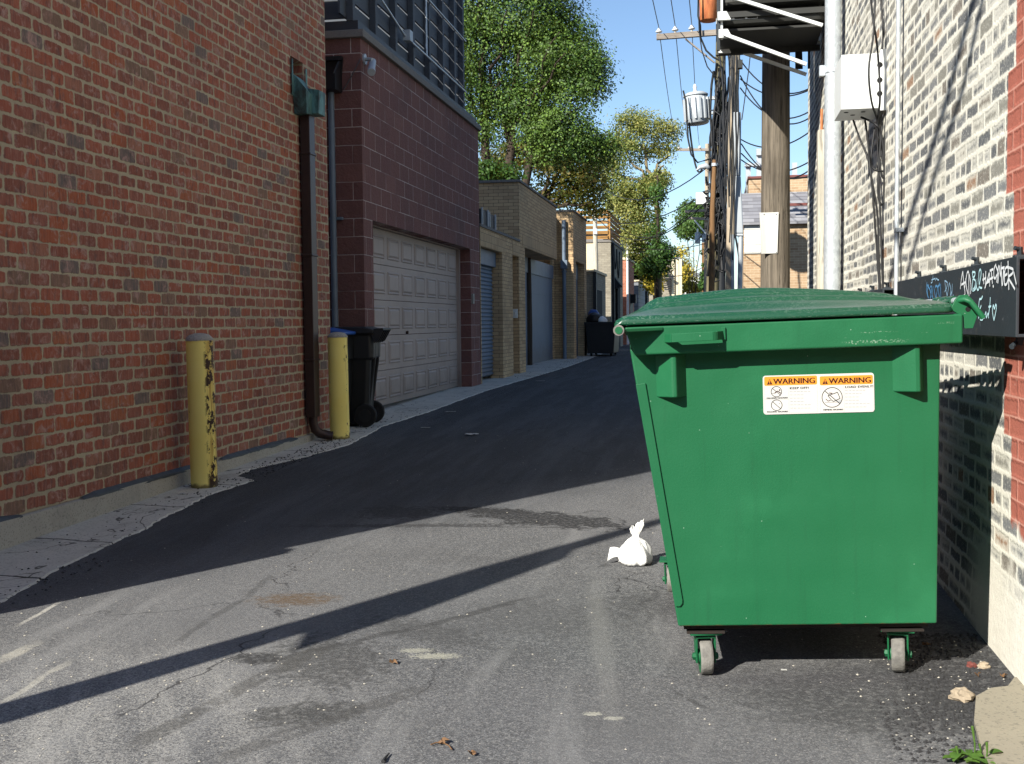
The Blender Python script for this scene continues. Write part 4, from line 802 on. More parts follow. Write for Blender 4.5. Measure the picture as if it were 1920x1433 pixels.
# ------------------------------------------------------------------ buildings further down on the left
def simple_building(name, label, cat, box, mat, roof='coping', roofh=.08):
    x0, x1, y0, y1, z1 = box; t = thing(name, label, cat, (x1, y0, .2)); b = MB(); b.box(x0, x1, y0, y1, -.1, z1); b.build('wall', mat, t)
    b = MB(); b.box(x0 - .04, x1 + .05, y0 - .05, y1 + .05, z1, z1 + roofh); b.build('coping', roof, t); return t
t = simple_building('low_garage', 'low grey brick garage with white coping behind the black dumpster', 'garage', (-8, XL, 36.0, 40.0, 2.85), 'grey_brick', 'stucco')
b = MB(); b.box(XL - .3, XL + .01, 36.9, 38.7, .2, 2.3); b.build('doorway', 'black', t); b = MB(); b.box(XL, XL + .1, 35.9, 36.1, .2, 2.85); b.build('downpipe', 'corr', t)
zt = P(1145, 454, Y=42).z
t = simple_building('stucco_building', 'cream two storey building with its shaded corner coloured grey, below the orange slatted fence', 'building', (-9, XL, 42.0, 47.4, zt), 'stucco', 'coping')
b = MB(); b.box(-4.55, XL + .004, 41.99, 47.41, 0, zt - .02); b.build('shaded_wall', 'grey_brick', t); b = MB(); b.box(XL, XL + .1, 43.8, 45.0, .2, 2.6); b.build('doorway', 'black', t)  # grey brick round the corner paints shade onto the cream wall
b = MB(); b.prism([(XL, 3.0), (XL + .3, 2.6), (XL, 2.5)], 'y', 43.2, 43.9); b.build('awning', 'corr', t); b = MB(); b.cyl((XL + .06, 42.4), .05, .2, zt, 8); b.build('downpipe', 'corr', t)
b = MB()
for k in range(3): b.tube(sag((XL + .02, 42.05 + k * 1.2, zt - .1), (XL + .03, 43 + k * 1.3, zt - .15), .5 + .3 * k, 10), .025, 5)
b.build('cable', 'cable', t)
t = thing('slat_fence', 'orange stained wooden slat fence on the roof terrace', 'fence', (XL - 1, 42.1, zt + .08)); ztf = P(1140, 400, Y=42).z; b = MB(); z = zt + .12
while z < ztf: b.box(-8, XL - .1, 42.06, 42.10, z, z + .12); b.box(XL - .12, XL - .08, 42.1, 47.3, z, z + .12); z += .19
b.build('slat_panel', 'orange_wood', t)
for x in (-7.5, -6.3, -5.1, XL - .12): b = MB(); b.box(x, x + .1, 42.1, 42.2, zt + .08, ztf + .05); b.build('post', 'orange_wood', t)
t = thing('red_brick_garage', 'red brick garage with grey roof structure and white vent pipe down the alley', 'garage', (XL, 50, .2)); z5 = P(1176, 487, Y=50).z
b = MB(); b.box(-9, XL, 50, 54, 0, z5); b.build('wall', 'far_red', t); b = MB(); b.box(-9, XL + .05, 49.95, 54.05, z5, z5 + .1); b.build('coping', 'stucco', t)
b = MB(); b.box(-9, XL - .35, 50.3, 54, z5 + .1, P(1170, 437, Y=50).z); ru = b.build('roof_structure', 'greysiding', t); b = MB(); b.box(-5.0, -4.5, 50.27, 50.3, z5 + .4, z5 + .95); b.build('window', 'glass', ru)
b = MB(); b.box(-9, XL - .1, 50.05, 54.1, P(1170, 437, Y=50).z, P(1170, 432, Y=50).z); b.build('roof_edge', 'corr', ru)
b = MB(); q = P(1177, 580, Y=49.9); zv = P(1177, 458, Y=49.9).z; b.tube([(q.x, 49.9, .2), (q.x, 49.9, zv), (q.x + .05, 49.9, zv + .12), (q.x + .16, 49.9, zv + .15), (q.x + .25, 49.9, zv + .12)], .055, 10); b.build('vent_pipe', 'whitepaint', t)
b = MB(); b.box(XL, XL + .25, 51.6, 52.2, z5 - 1.9, z5 - 1.5); b.box(XL, XL + .02, 51.2, 53.2, .2, 2.5); b.build('doorway', 'corr', t)
t = simple_building('grey_garage', 'plain grey garage between the red brick garage and the dark fence', 'garage', (-8, XL, 57, 62.4, P(1198, 528, Y=57).z), 'greysiding', 'stucco')
t = thing('dark_fence', 'tall dark corrugated fence panel beside the yellow shrub', 'fence', (XL, 63, .2)); b = MB(); zf = P(1210, 475, Y=63).z
for k in range(26): b.box(-5.4, XL, 63 + k * .12, 63.06 + k * .12, .2, zf)
b.box(-5.3, XL - .03, 63, 66, .2, zf); b.build('panel', 'corr', t); b = MB(); b.box(XL - .02, XL + .08, 62.95, 63.05, .2, zf + .1); b.build('post', 'corr', t)
t = thing('grey_house', 'grey house with dark exterior stairs and white posts at the far end', 'house', (P(1250, 550, Y=82).x, 82, .2)); q = P(1237, 490, Y=82); qr = P(1268, 490, Y=82)
b = MB(); b.box(q.x - 3, qr.x, 82, 90, 0, q.z); b.build('wall', 'grey_brick', t); b = MB(); b.box(q.x - 3.1, qr.x + .3, 81.6, 90, q.z, q.z + .25); b.build('roof', 'greysiding', t)
for x in (1262, 1270, 1276): b = MB(); xx = P(x, 500, Y=81.6).x; b.box(xx - .1, xx + .1, 81.5, 81.7, 0, q.z + .1); b.build('post', 'stucco', t)
b = MB()
for k in range(9): zz = P(1250, 512 + k * 4, Y=81.3).z; b.box(P(1238 + k, 500, Y=81.3).x, P(1258, 500, Y=81.3).x, 81.1, 81.5, zz, zz + .06)
b.build('stairs', 'corr', t); b = MB(); a = P(1238, 508, Y=81); c = P(1262, 522, Y=81); b.obox(a, c, .08, .2); b.build('awning', 'corr', t)
b = MB(); b.box(q.x - 2.5, q.x - 1, 84, 86, q.z + .2, q.z + 2.2); b.build('chimney', 'sidingwhite', t)
t = simple_building('white_house', 'small white house closing the far end of the alley', 'house', (P(1283, 550, Y=130).x, P(1320, 550, Y=130).x + 2, 130, 138, P(1300, 520, Y=130).z), 'sidingwhite', 'greysiding', .5)
b = MB(); xx = P(1296, 535, Y=130).x; b.box(xx, xx + 1, 129.97, 130.01, 2.2, 3.6); b.build('window', 'glass', t)
# bleached wooden pole on the low garage
q = P(1117, 488, Y=41); qt = P(1115, 388, Y=41); t = thing('utility_pole', 'grey wooden pole standing behind the low garage, in front of the orange slats', 'pole', (q.x, 41, .2), 0, 'wooden utility poles')
b = MB(); b.tube([(q.x, 41, .1), (q.x, 41, q.z), (qt.x, 41, qt.z)], [.1, .09, .07], 12); b.build('pole', 'board', t); b = MB(); b.tube([(qt.x, 41, qt.z), (qt.x, 41, qt.z + .5)], .015, 6); b.box(q.x - .07, q.x + .07, 40.86, 40.95, qt.z - 1, qt.z - .8); b.build('hardware', 'galv', t)
# black dumpster overflowing with bags
q = G(1126, 668); t = thing('black_dumpster', 'black dumpster overflowing with trash bags beside the beige garage', 'dumpster', (-3.42, 33.3, .22))
b = MB(); b.prism([(-3.80, .30), (-3.02, .30), (-2.96, 1.2), (-3.86, 1.2)], 'y', 33.3, 35.0); b.build('body', 'blackplastic', t, bevel=.02); b = MB(); b.box(-3.89, -2.93, 33.25, 33.33, 1.16, 1.24); b.box(-2.98, -2.92, 33.25, 35.05, 1.16, 1.24); b.build('rim', 'blackplastic', t)
for x in (-3.7, -3.1):
    for y in (33.45, 34.8): b = MB(); b.tube([(x - .03, y, .30), (x + .03, y, .30)], .08, 14); b.build('caster', 'rubber', t)
def bag(name, label, cat, c, r, mat, seed, sc=(1, 1, .8), neck=0, grp=None):
    b = MB(); n = 26; vs = []; rows = 16
    for i in range(rows + 1):
        th = math.pi * i / rows
        for k in range(n):
            ph = 2 * math.pi * k / n; d = Vector((math.sin(th) * math.cos(ph), math.sin(th) * math.sin(ph), math.cos(th)))
            rr = 1 + .2 * mnoise.noise(d * 1.6 + Vector((seed, 0, 0))) + .09 * abs(mnoise.noise(d * 5 + Vector((0, seed, 0)))) - .05 * abs(mnoise.noise(Vector((ph * 3, th * .7, seed))))
            p = Vector((d.x * sc[0], d.y * sc[1], d.z * sc[2])) * r * rr; p.z = max(p.z, -r * sc[2] * .75); vs.append(p + Vector(c))
    fs = [(i * n + k, i * n + (k + 1) % n, (i + 1) * n + (k + 1) % n, (i + 1) * n + k) for i in range(rows) for k in range(n)]
    b.add(vs, fs, 0, True); return tag(b.build(name, mat, org=(c[0], c[1], c[2] - r * sc[2] * .75)), label, cat, grp)
bag('trash_bag', 'shiny black trash bag heaped at the left of the black dumpster', 'trash bag', (-3.62, 33.6, 1.32), .24, 'blackplastic', 4, grp='bags on the black dumpster')
bag('trash_bag', 'white knotted trash bag on the black dumpster', 'trash bag', (-3.40, 33.55, 1.27), .17, 'white_bag', 8, grp='bags on the black dumpster')
bag('trash_bag', 'blue and black trash bag on top of the other bags on the black dumpster', 'trash bag', (-3.68, 33.9, 1.48), .17, 'blueplastic', 12, grp='bags on the black dumpster')

# ------------------------------------------------------------------ whitewashed brick building on the right
XW = 1.0
wb = thing('whitewashed_building', 'tall brick building with worn white paint and a red painted street corner', 'building', (XW, 8, 0))
b = MB(); yy = [3.0 + i * .25 for i in range(41)]; zz = [-.1 + i * .27 for i in range(32)]
vs = [(XW + mnoise.noise(Vector((y * .8, z * .8, 2))) * .006 - (.012 * max(0, 1 - max(0, z) / .45) if z < .45 else 0), y, z) for z in zz for y in yy]; n = len(yy)
b.add(vs, [(j * n + i, j * n + i + 1, (j + 1) * n + i + 1, (j + 1) * n + i) for j in range(len(zz) - 1) for i in range(n - 1)], 0, True)
b.add([(XW, 3, -.1), (9, 3, -.1), (9, 3, 8.27), (XW, 3, 8.27)], [(0, 1, 2, 3)]); b.add([(XW, 13, -.1), (9, 13, -.1), (9, 13, 8.27), (XW, 13, 8.27)], [(0, 1, 2, 3)]); b.add([(XW, 3, 8.27), (9, 3, 8.27), (9, 13, 8.27), (XW, 13, 8.27)], [(0, 1, 2, 3)])
b.build('wall', 'wbrick', wb, recalc=False)
# steel channel with graffiti, in two lengths
XC = .93
def channel(y0, y1, z0, z1, label, open_end):
    t = thing('steel_channel', label, 'steel beam', (XC, (y0 + y1) / 2, z0), 0, 'black steel channels bolted along the white wall'); th = .010
    b = MB(); b.prism([(XC, z0), (XW + .03, z0), (XW + .03, z0 + th), (XC + th, z0 + th), (XC + th, z1 - th), (XW + .03, z1 - th), (XW + .03, z1), (XC, z1)], 'y', y0, y1); b.build('beam', 'channel', t, bevel=.002)
    y = y0 + .16
    while y < y1 - .05:
        b = MB(); b.box(XC + .03, XW + .02, y - .018, y + .018, z1, z1 + .012); b.obox((XC + .05, y, z1 + .01), (XC + .047, y - .004, z1 + .038), .016, .018); b.tube([(XC + .049, y - .004, z1 + .03), (XC + .03, y - .012, z1 + .034)], .008, 6); b.build('anchor', 'channel', t, bevel=.003); y += .62
    return t
CH = channel(3.775, 6.15, 1.187, 1.443, 'black steel channel nearest the corner, covered in marker graffiti', True)
channel(6.68, 9.0, 1.187, 1.423, 'shorter black steel channel without graffiti beyond the thin conduit', True)
b = MB(); b.tube([(XC + .03, 3.88, 1.168), (XC + .008, 3.855, 1.155)], .009, 8); b.obox((XC + .04, 3.88, 1.187), (XC + .035, 3.88, 1.16), .02, .02); b.build('anchor', 'channel', CH)
def ribbon(b, pts, w, xplane, mi=0):
    """a flat pen stroke on the plane X = xplane"""
    pts = [Vector((p.y, p.z)) for p in pts]; L = []; Rr = []
    for i, p in enumerate(pts):
        d = (pts[min(i + 1, len(pts) - 1)] - pts[max(i - 1, 0)]); d = d.normalized() if d.length > 1e-6 else Vector((1, 0)); nrm = Vector((-d.y, d.x)) * w / 2; L.append(p + nrm); Rr.append(p - nrm)
    vs = [(xplane, q.x, q.y) for q in L] + [(xplane, q.x, q.y) for q in Rr]; n = len(pts)
    b.add(vs, [(i, i + 1, n + i + 1, n + i) for i in range(n - 1)], mi)
def smooth_poly(pts, k=4):
    out = []; n = len(pts)
    for i in range(n - 1):
        p0, p1, p2, p3 = pts[max(i - 1, 0)], pts[i], pts[i + 1], pts[min(i + 2, n - 1)]
        for j in range(k):
            t_ = j / k; out.append(tuple(.5 * (2 * p1[a] + (p2[a] - p0[a]) * t_ + (2 * p0[a] - 5 * p1[a] + 4 * p2[a] - p3[a]) * t_ ** 2 + (3 * p1[a] - p0[a] - 3 * p2[a] + p3[a]) * t_ ** 3) for a in (0, 1)))
    return out + [pts[-1]]
def graffiti(strokes, w, mat, dx=.0022):
    b = MB()
    for i, st in enumerate(strokes): ribbon(b, [P(1670 + x / 7.544, 460 + y / 7.544, X=XC - dx - i * .00004) for x, y in smooth_poly(st)], w, XC - dx - i * .00004)
    return b.build('graffiti', mat, CH, recalc=False)
graffiti([[(1020, 370), (1000, 480), (985, 620)], [(1020, 370), (1035, 540), (1052, 680), (1030, 722)], [(1045, 620), (1080, 400), (1105, 395), (1105, 560), (1108, 720)], [(1060, 470), (1075, 610), (1095, 690)], [(1112, 410), (1135, 560), (1130, 690)], [(1000, 560), (1060, 520)],
          [(1310, 400), (1318, 550)], [(1345, 365), (1340, 600)], [(1300, 492), (1350, 460)], [(1330, 612), (1372, 480), (1396, 400), (1402, 585)], [(1352, 535), (1405, 505)], [(1402, 362), (1450, 338)], [(1422, 360), (1440, 545)], [(1370, 500), (1450, 455)], [(1445, 572), (1457, 590)],
          [(1490, 270), (1462, 340), (1460, 440), (1478, 470), (1505, 415)], [(1492, 300), (1525, 410), (1515, 540)], [(1500, 530), (1530, 290), (1555, 440), (1562, 240), (1575, 570), (1605, 360)], [(1600, 320), (1582, 570)], [(1560, 330), (1610, 312)], [(1655, 305), (1618, 345), (1610, 540), (1640, 548), (1662, 480)], [(1612, 430), (1650, 405)], [(1660, 222), (1672, 632)], [(1650, 310), (1728, 340), (1720, 400), (1665, 455), (1710, 540), (1758, 624)], [(1740, 380), (1778, 555)]], .0085, 'chalk_white')
graffiti([[(1155, 378), (1162, 480), (1148, 640)], [(1155, 378), (1195, 388), (1185, 440), (1160, 468), (1200, 505), (1190, 590), (1158, 640), (1200, 615), (1228, 470), (1215, 590), (1240, 632), (1262, 520), (1280, 400), (1268, 342), (1248, 400), (1255, 580), (1292, 605)],
          [(1300, 718), (1280, 762), (1256, 768), (1245, 890), (1262, 900), (1282, 850)], [(1240, 1035), (1250, 1010)], [(1262, 905), (1290, 1000), (1265, 1045), (1300, 1050), (1318, 980), (1320, 1035), (1348, 945), (1352, 1025), (1378, 965), (1385, 1035)], [(1410, 735), (1402, 860), (1382, 1000)], [(1384, 872), (1420, 862)], [(1460, 1062), (1440, 940), (1452, 850), (1468, 900), (1485, 840), (1496, 890), (1462, 1062)]], .0075, 'chalk_cyan')
graffiti([[(515, 520), (508, 640), (535, 750)], [(540, 555), (520, 640), (525, 720)], [(560, 590), (580, 590), (570, 700), (558, 760)], [(602, 580), (588, 690), (600, 757)], [(628, 600), (645, 572), (662, 610), (650, 700), (640, 757)], [(690, 530), (678, 640), (692, 752)], [(706, 545), (711, 752)], [(515, 560), (560, 640), (575, 740)], [(615, 620), (635, 740)], [(660, 590), (695, 560)]], .009, 'chalk_blue')
graffiti([[(600, 430), (588, 520), (570, 532)], [(578, 492), (632, 470)], [(632, 502), (648, 470), (668, 492), (682, 488)], [(765, 500), (780, 620), (800, 722)], [(765, 500), (802, 532), (792, 600), (765, 660)], [(830, 530), (800, 722)], [(830, 530), (850, 620), (845, 712), (870, 640)], [(872, 545), (865, 722)], [(885, 703), (890, 714)]], .006, 'chalk_pale')
# thin conduit
t = thing('conduit', 'thin bright steel conduit running straight up the white wall', 'pipe', (.965, 6.42, 1.0)); b = MB(); b.cyl((.965, 6.42), .0125, .0, 8.0, 10); b.build('pipe', 'galv', t); b = MB()
for z in (1.72, 3.4, 5.2): b.box(.955, 1.0, 6.385, 6.455, z, z + .022)
b.build('clamp', 'galv', t)
# junction box with its dropping cables
t = thing('junction_box', 'white electrical box with round knockouts and black cables on the white wall', 'electrical box', (.86, 7.3, 2.515)); b = MB(); b.box(.74, .985, 7.1, 7.5, 2.515, 2.842); b.build('cabinet', 'whitepaint', t, bevel=.004)
b = MB(); b.box(.965, 1.0, 7.09, 7.1, 2.50, 2.86); b.build('flange', 'whitepaint', t); b = MB()
for z in (2.60, 2.68, 2.77): b.tube([(.962, 7.088, z), (.962, 7.0995, z)], .016, 12)
for x, y in ((.78, 7.2), (.83, 7.3), (.88, 7.2)): b.tube([(x, y, 2.513), (x, y, 2.5155)], .014, 12)
b.build('knockout', 'black', t)
rnd = random.Random(9)
def wallcable(pts, r=.006, mat='cable'):
    b = MB(); w = [P(x, y, Y=Y) for x, y, Y in pts]; w = [Vector((min(p.x, .992), p.y, p.z)) for p in w]
    cv = []
    for a in zip(*[[tuple(p) for p in w]]): cv.append(a[0])
    n = len(cv); out = []
    for i in range(n - 1):
        p0, p1, p2, p3 = cv[max(i - 1, 0)], cv[i], cv[i + 1], cv[min(i + 2, n - 1)]
        for j in range(5):
            q = j / 5; out.append(Vector([.5 * (2 * p1[a] + (p2[a] - p0[a]) * q + (2 * p0[a] - 5 * p1[a] + 4 * p2[a] - p3[a]) * q * q + (3 * p1[a] - p0[a] - 3 * p2[a] + p3[a]) * q ** 3) for a in (0, 1, 2)]))
    b.tube(out + [Vector(cv[-1])], r, 6); b.build('cable', mat, t)
for pts in ([(1630, -40, 7.2), (1636, 30, 7.0), (1645, 90, 7.0), (1650, 180, 7.0), (1645, 240, 7.1), (1648, 330, 7.1), (1652, 450, 7.1), (1656, 556, 7.1)],
            [(1642, -40, 7.0), (1638, 60, 6.95), (1629, 130, 6.9), (1634, 190, 6.95), (1646, 230, 7.1), (1655, 300, 7.1), (1660, 320, 7.1), (1640, 318, 7.1), (1633, 300, 7.15), (1640, 240, 7.2)],
            [(1600, 226, 7.3), (1612, 260, 7.2), (1628, 300, 7.15), (1636, 360, 7.1), (1642, 440, 7.1), (1650, 556, 7.1)],
            [(1622, 226, 7.3), (1628, 270, 7.2), (1632, 320, 7.1), (1645, 400, 7.1), (1648, 480, 7.1), (1651, 556, 7.1)],
            [(1615, 220, 7.3), (1640, 232, 7.1), (1652, 250, 7.1), (1660, 300, 7.1), (1657, 335, 7.1), (1650, 310, 7.1), (1652, 260, 7.1), (1656, 215, 7.1)],
            [(1655, 225, 7.1), (1650, 280, 7.1), (1646, 360, 7.1), (1655, 385, 7.1), (1662, 340, 7.1), (1660, 260, 7.1)],
            [(1652, 0, 7.2), (1656, 60, 7.15), (1654, 100, 7.12), (1660, 200, 7.1)], [(1646, 440, 7.1), (1647, 500, 7.1), (1653, 556, 7.1)]):
    wallcable(pts, .0065)
# galvanised riser pipe
t = thing('steel_pipe', 'thick bright galvanised steel pipe standing against the white wall', 'pipe', (.905, 9.3, 0)); b = MB(); b.cyl((.905, 9.3), .064, 0, 8.2, 24); b.build('pipe', 'galv', t)
b = MB(); zc = P(1552, 138, Y=9.3).z; b.cyl((.905, 9.3), .071, zc, zc + .05, 24); b.box(.80, .845, 9.27, 9.33, zc - .02, zc + .06); b.box(.97, 1.0, 9.27, 9.33, zc, zc + .05); b.build('clamp', 'galv', t); b = MB(); b.cyl((.905, 9.3), .10, 0, 1.42, 20); b.build('sleeve', 'darkmetal', t)
q = P(1531, 245, Y=10.6); t = thing('timber_post', 'pale weathered timber post beside the white wall, behind the galvanised pipe', 'post', (.93, 10.6, .13)); b = MB(); b.box(.90, .97, 10.55, 10.68, .1, q.z); b.build('post', 'board', t, bevel=.006)
b = MB(); zz_ = P(1530, 205, Y=10.6).z; b.tube([(.935, 10.6, q.z), (.935, 10.6, zz_)], .012, 6); b.build('rod', 'rust', t)

# ------------------------------------------------------------------ equipment platform on the near pole
t = thing('equipment_platform', 'dark two tier metal equipment platform with pale diagonal braces high on the pole', 'platform', (.5, 11.0, 3.75))
PY0, PY1 = 10.6, 11.4
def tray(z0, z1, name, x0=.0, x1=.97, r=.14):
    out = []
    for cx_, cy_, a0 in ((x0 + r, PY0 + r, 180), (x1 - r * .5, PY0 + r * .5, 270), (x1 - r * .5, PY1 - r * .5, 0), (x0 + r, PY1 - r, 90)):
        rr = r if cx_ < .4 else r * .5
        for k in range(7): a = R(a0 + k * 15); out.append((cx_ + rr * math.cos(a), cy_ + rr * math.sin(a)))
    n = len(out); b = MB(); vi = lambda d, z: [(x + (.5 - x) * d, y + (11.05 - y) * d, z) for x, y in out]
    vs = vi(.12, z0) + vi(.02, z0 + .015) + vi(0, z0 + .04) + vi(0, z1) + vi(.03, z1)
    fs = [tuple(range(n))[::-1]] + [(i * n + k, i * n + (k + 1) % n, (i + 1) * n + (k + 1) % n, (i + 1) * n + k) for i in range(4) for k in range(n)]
    b.add(vs, fs); o = b.build(name, 'darkmetal', t); return o  # dark metal carries the tray's shade in its colour
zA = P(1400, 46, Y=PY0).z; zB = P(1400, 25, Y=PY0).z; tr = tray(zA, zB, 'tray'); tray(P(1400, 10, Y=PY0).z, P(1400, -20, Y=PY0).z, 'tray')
b = MB()
for x0, x1 in ((.16, .255), (.275, .36)): b.box(x0, x1, PY0 - .0095, PY0 - .004, zB - .050, zB - .032)
b.build('slot', 'black', tr)
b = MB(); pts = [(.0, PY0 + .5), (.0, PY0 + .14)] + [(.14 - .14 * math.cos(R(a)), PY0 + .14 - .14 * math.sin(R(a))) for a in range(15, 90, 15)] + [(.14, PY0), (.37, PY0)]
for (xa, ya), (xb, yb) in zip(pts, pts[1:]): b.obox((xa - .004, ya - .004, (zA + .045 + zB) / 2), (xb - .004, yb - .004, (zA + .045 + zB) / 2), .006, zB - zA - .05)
b.build('sunlit_band', 'palegrey', tr)  # pale band paints the sunlit part of the tray front
for k, (ya, px0, px1) in enumerate(((PY0, (1348, 22), (1530, 10)), (PY1, (1348, 92), (1512, 86)))):
    z = P(1420, px0[1] - 1, Y=ya).z; b = MB(); b.box(.0, .985, ya - .03, ya + .03, z - .045, z); b.box(.0, .985, ya - .03, ya + .03, z - .05, z - .045); b.build('beam', 'darkmetal', t)
b = MB(); zl = P(1400, 74, Y=PY1).z
b.box(.03, .95, PY0 + .05, PY1 - .05, zA - .04, zA - .02)
b.build('deck', 'darkmetal', t)
b = MB(); b.box(.0, .03, PY0 - .02, PY0 + .02, P(1350, 95, Y=PY0).z, 6.2); b.build('upright', 'channel', t)
b = MB(); b.box(.035, .055, PY0 - .02, PY0 + .02, P(1350, 95, Y=PY0).z + .1, 6.2); b.build('upright', 'palegrey', t)
for a, c, Y in (((1350, -12), (1542, 48), PY0 - .1), ((1350, 26), (1541, 80), PY1), ((1356, 64), (1512, 121), PY0 - .1), ((1384, 96), (1512, 140), PY1)):
    p, q = P(*a, Y=Y), P(*c, Y=Y); b = MB(); q.x = min(q.x, .99); b.obox(p, q, .035, .03); b.build('brace', 'palegrey', t)
for px, py, Y in ((1356, 30, PY0 - .05), (1358, 63, PY0 - .05), (1357, 92, PY1 - .05)):
    p = P(px, py, Y=Y); b = MB(); b.prism([(p.x - .05, p.z - .04), (p.x + .07, p.z - .04), (p.x + .03, p.z + .035), (p.x - .05, p.z + .035)], 'y', Y - .02, Y + .02); b.build('bracket', 'palegrey', t)
b = MB(); b.box(.55, .95, 10.75, 11.4, zB, zB + .5); b.build('equipment_case', 'darkmetal', t, bevel=.01)
b = MB(); rnd = random.Random(4)
for k in range(7): b.tube(sag((.75 + rnd.uniform(-.05, .15), 11.3, 6.0), (.8 + rnd.uniform(-.05, .12), 11.45, 3.7), -.02, 6), .012, 5)
b.build('cable', 'cable', t)

# ------------------------------------------------------------------ wooden poles
def pole(label, pts, Y, d, mat, name='utility_pole', grp='wooden utility poles'):
    w = [P(x, y, Y=Y) for x, y in pts]; f = Vector((w[-1].x, Y, gz(Y))); k = Y / 2115; t = thing(name, label, 'pole', f, 0, grp)
    b = MB(); ps = [Vector((w[-1].x + (w[-1].x - w[-2].x) * .2, Y, gz(Y) - .1))] + w[::-1]; b.tube(ps, [d[-1] * k / 2] + [q * k / 2 for q in d[::-1]], 20); b.build('pole', mat, t); return t
YN = 11.85
tp = pole('thick weathered wooden pole carrying a blank white notice', [(1453, -60), (1455, 90), (1453.5, 545)], YN, (48, 49, 53), 'pole')
k = YN / 2115; c = P(1453, 440, Y=YN)
t = thing('paper_notice', 'blank white notice stapled to the thick wooden pole', 'notice', (c.x, YN - .16, P(1440, 475, Y=YN).z)); b = MB(); cs = [P(1424, 399, Y=YN - .155), P(1460, 398, Y=YN - .155), P(1457.5, 475, Y=YN - .155), P(1427, 476, Y=YN - .155)]
vs = []; n = 6
for i in range(n + 1):
    u = i / n; a = cs[0].lerp(cs[1], u); bb2 = cs[3].lerp(cs[2], u); off = .012 * math.sin(u * 3.0) - (.0 if u > .3 else .02 * (.3 - u)); 
    for dz in (0, .003): vs += [a + Vector((0, -.006 + off * .5 + dz, 0)), bb2 + Vector((0, -.006 + off + dz, 0))]
fs = []
for i in range(n):
    o = i * 4; fs += [(o, o + 1, o + 5, o + 4), (o + 2, o + 3, o + 7, o + 6)]
b.add(vs, fs); b.build('sheet', 'white', t)
b = MB(); 
for x, y in ((1432, 401), (1455, 401), (1455, 472)): p = P(x, y, Y=YN - .168); b.tube([p, p + Vector((0, .02, 0))], .006, 6)
b.build('staple', 'galv', t)
# pole with the crossarm, transformers and cable tangle
YA = 26.0; tA = pole('leaning greenish wooden pole with a three insulator crossarm and tangled black cables', [(1356, -40), (1352, 65), (1349, 230), (1341, 400), (1336, 545)], YA, (17, 18, 20, 22, 24), 'pole_green')
kA = YA / 2115; b = MB(); a, c = P(1231, 70, Y=YA - .15), P(1362, 60, Y=YA - .15); b.obox(a, c, .1, .12); ca = b.build('crossarm', 'arm', tA)
ins = []
for x, y in ((1235.5, 61), (1266, 57.5), (1297, 55)):
    p = P(x, y, Y=YA - .15); b = MB(); b.lathe((p.x, p.y, p.z), [(.02, -.08), (.03, 0), (.07, .0), (.075, .025), (.04, .04), (.045, .06), (.02, .09), (.0, .1)], 12); b.build('insulator', 'porcelain', ca); ins.append(p + Vector((0, 0, .1)))
b = MB(); b.obox(P(1285, 73, Y=YA - .2), P(1340, 118, Y=YA - .15), .05, .03); b.build('brace', 'arm', tA)
b = MB(); p = P(1316, 372, Y=YA - .3); b.box(p.x - .13, p.x + .13, YA - .4, YA - .25, p.z - .14, p.z + .12); b.build('cable_box', 'whitepaint', tA, bevel=.01)
rnd = random.Random(21)
for k in range(26):
    x0 = 1350 + rnd.uniform(-8, 26); pts = []; ph = rnd.uniform(0, 6); am = rnd.uniform(1, 9); y = rnd.uniform(60, 200); ye = rnd.uniform(420, 548); i = 0
    while y < ye:
        lean = -14 * (y - 60) / 480; pts.append(P(x0 + lean * 1.1 + am * math.sin(y * .022 + ph) + rnd.uniform(-.8, .8), y, Y=YA - .25 - rnd.uniform(0, .25))); y += 26
    b = MB(); b.tube(pts, rnd.choice((.016, .022, .03)), 6); b.build('cable', 'cable', tA)
b = MB()
for k in range(110):
    y = 365 + rnd.gauss(0, 70); x = 1342 + rnd.gauss(0, 8) - (y - 340) * .03; p = P(x, y, Y=YA - .3 - rnd.random() * .2); q = p + Vector((rnd.gauss(0, .08), rnd.gauss(0, .03), rnd.gauss(0, .12))); b.tube([p, (p + q) / 2 + Vector((rnd.gauss(0, .05), 0, rnd.gauss(0, .05))), q], rnd.uniform(.014, .03), 5)
b.build('splice_tangle', 'cable', tA)
def transformer(x0, x1, y0, y1, Y, mat, label, fins=True, tilt=0):
    k = Y / 2115; c = P((x0 + x1) / 2, y1, Y=Y); r = (x1 - x0) * .5 * k; h = (y1 - y0) * k; t = thing('transformer', label, 'transformer', c, 0, 'pole transformers'); t.rotation_euler = (0, tilt, 0)
    b = MB(); b.lathe((0, 0, 0), [(.001, 0), (r * .9, 0), (r, .02), (r, h * .88), (r * .98, h * .88)], 24); b.build('tank', mat, t, local=True)
    b = MB(); b.lathe((0, 0, 0), [(r * 1.08, h * .86), (r * 1.1, h * .9), (r * .8, h * .97), (.001, h)], 24); b.build('cover', mat, t, local=True)
    if fins:
        for a in range(0, 360, 24):
            b = MB(); ca_, sa_ = math.cos(R(a)), math.sin(R(a)); b.obox((ca_ * r * 1.06, sa_ * r * 1.06, h * .12), (ca_ * r * 1.06, sa_ * r * 1.06, h * .78), r * .16, r * .22, (ca_, sa_, 0)); b.build('fin', mat, t, local=True)
    b = MB(); b.lathe((0, 0, h * .96), [(.02, 0), (.05, .05), (.03, .1), (.05, .13), (.02, .2), (.0, .21)], 10); b.build('bushing', 'porcelain', t, local=True)
    b = MB(); b.box(r * .9, r + .32, -.05, .05, h * .7, h * .8); b.box(r * .9, r + .32, -.05, .05, h * .25, h * .33); b.build('bracket', 'galv', t, local=True); return t
transformer(1287, 1329, 174, 233, YA, 'tank', 'light grey finned transformer on the crossarm pole', True, R(-4))
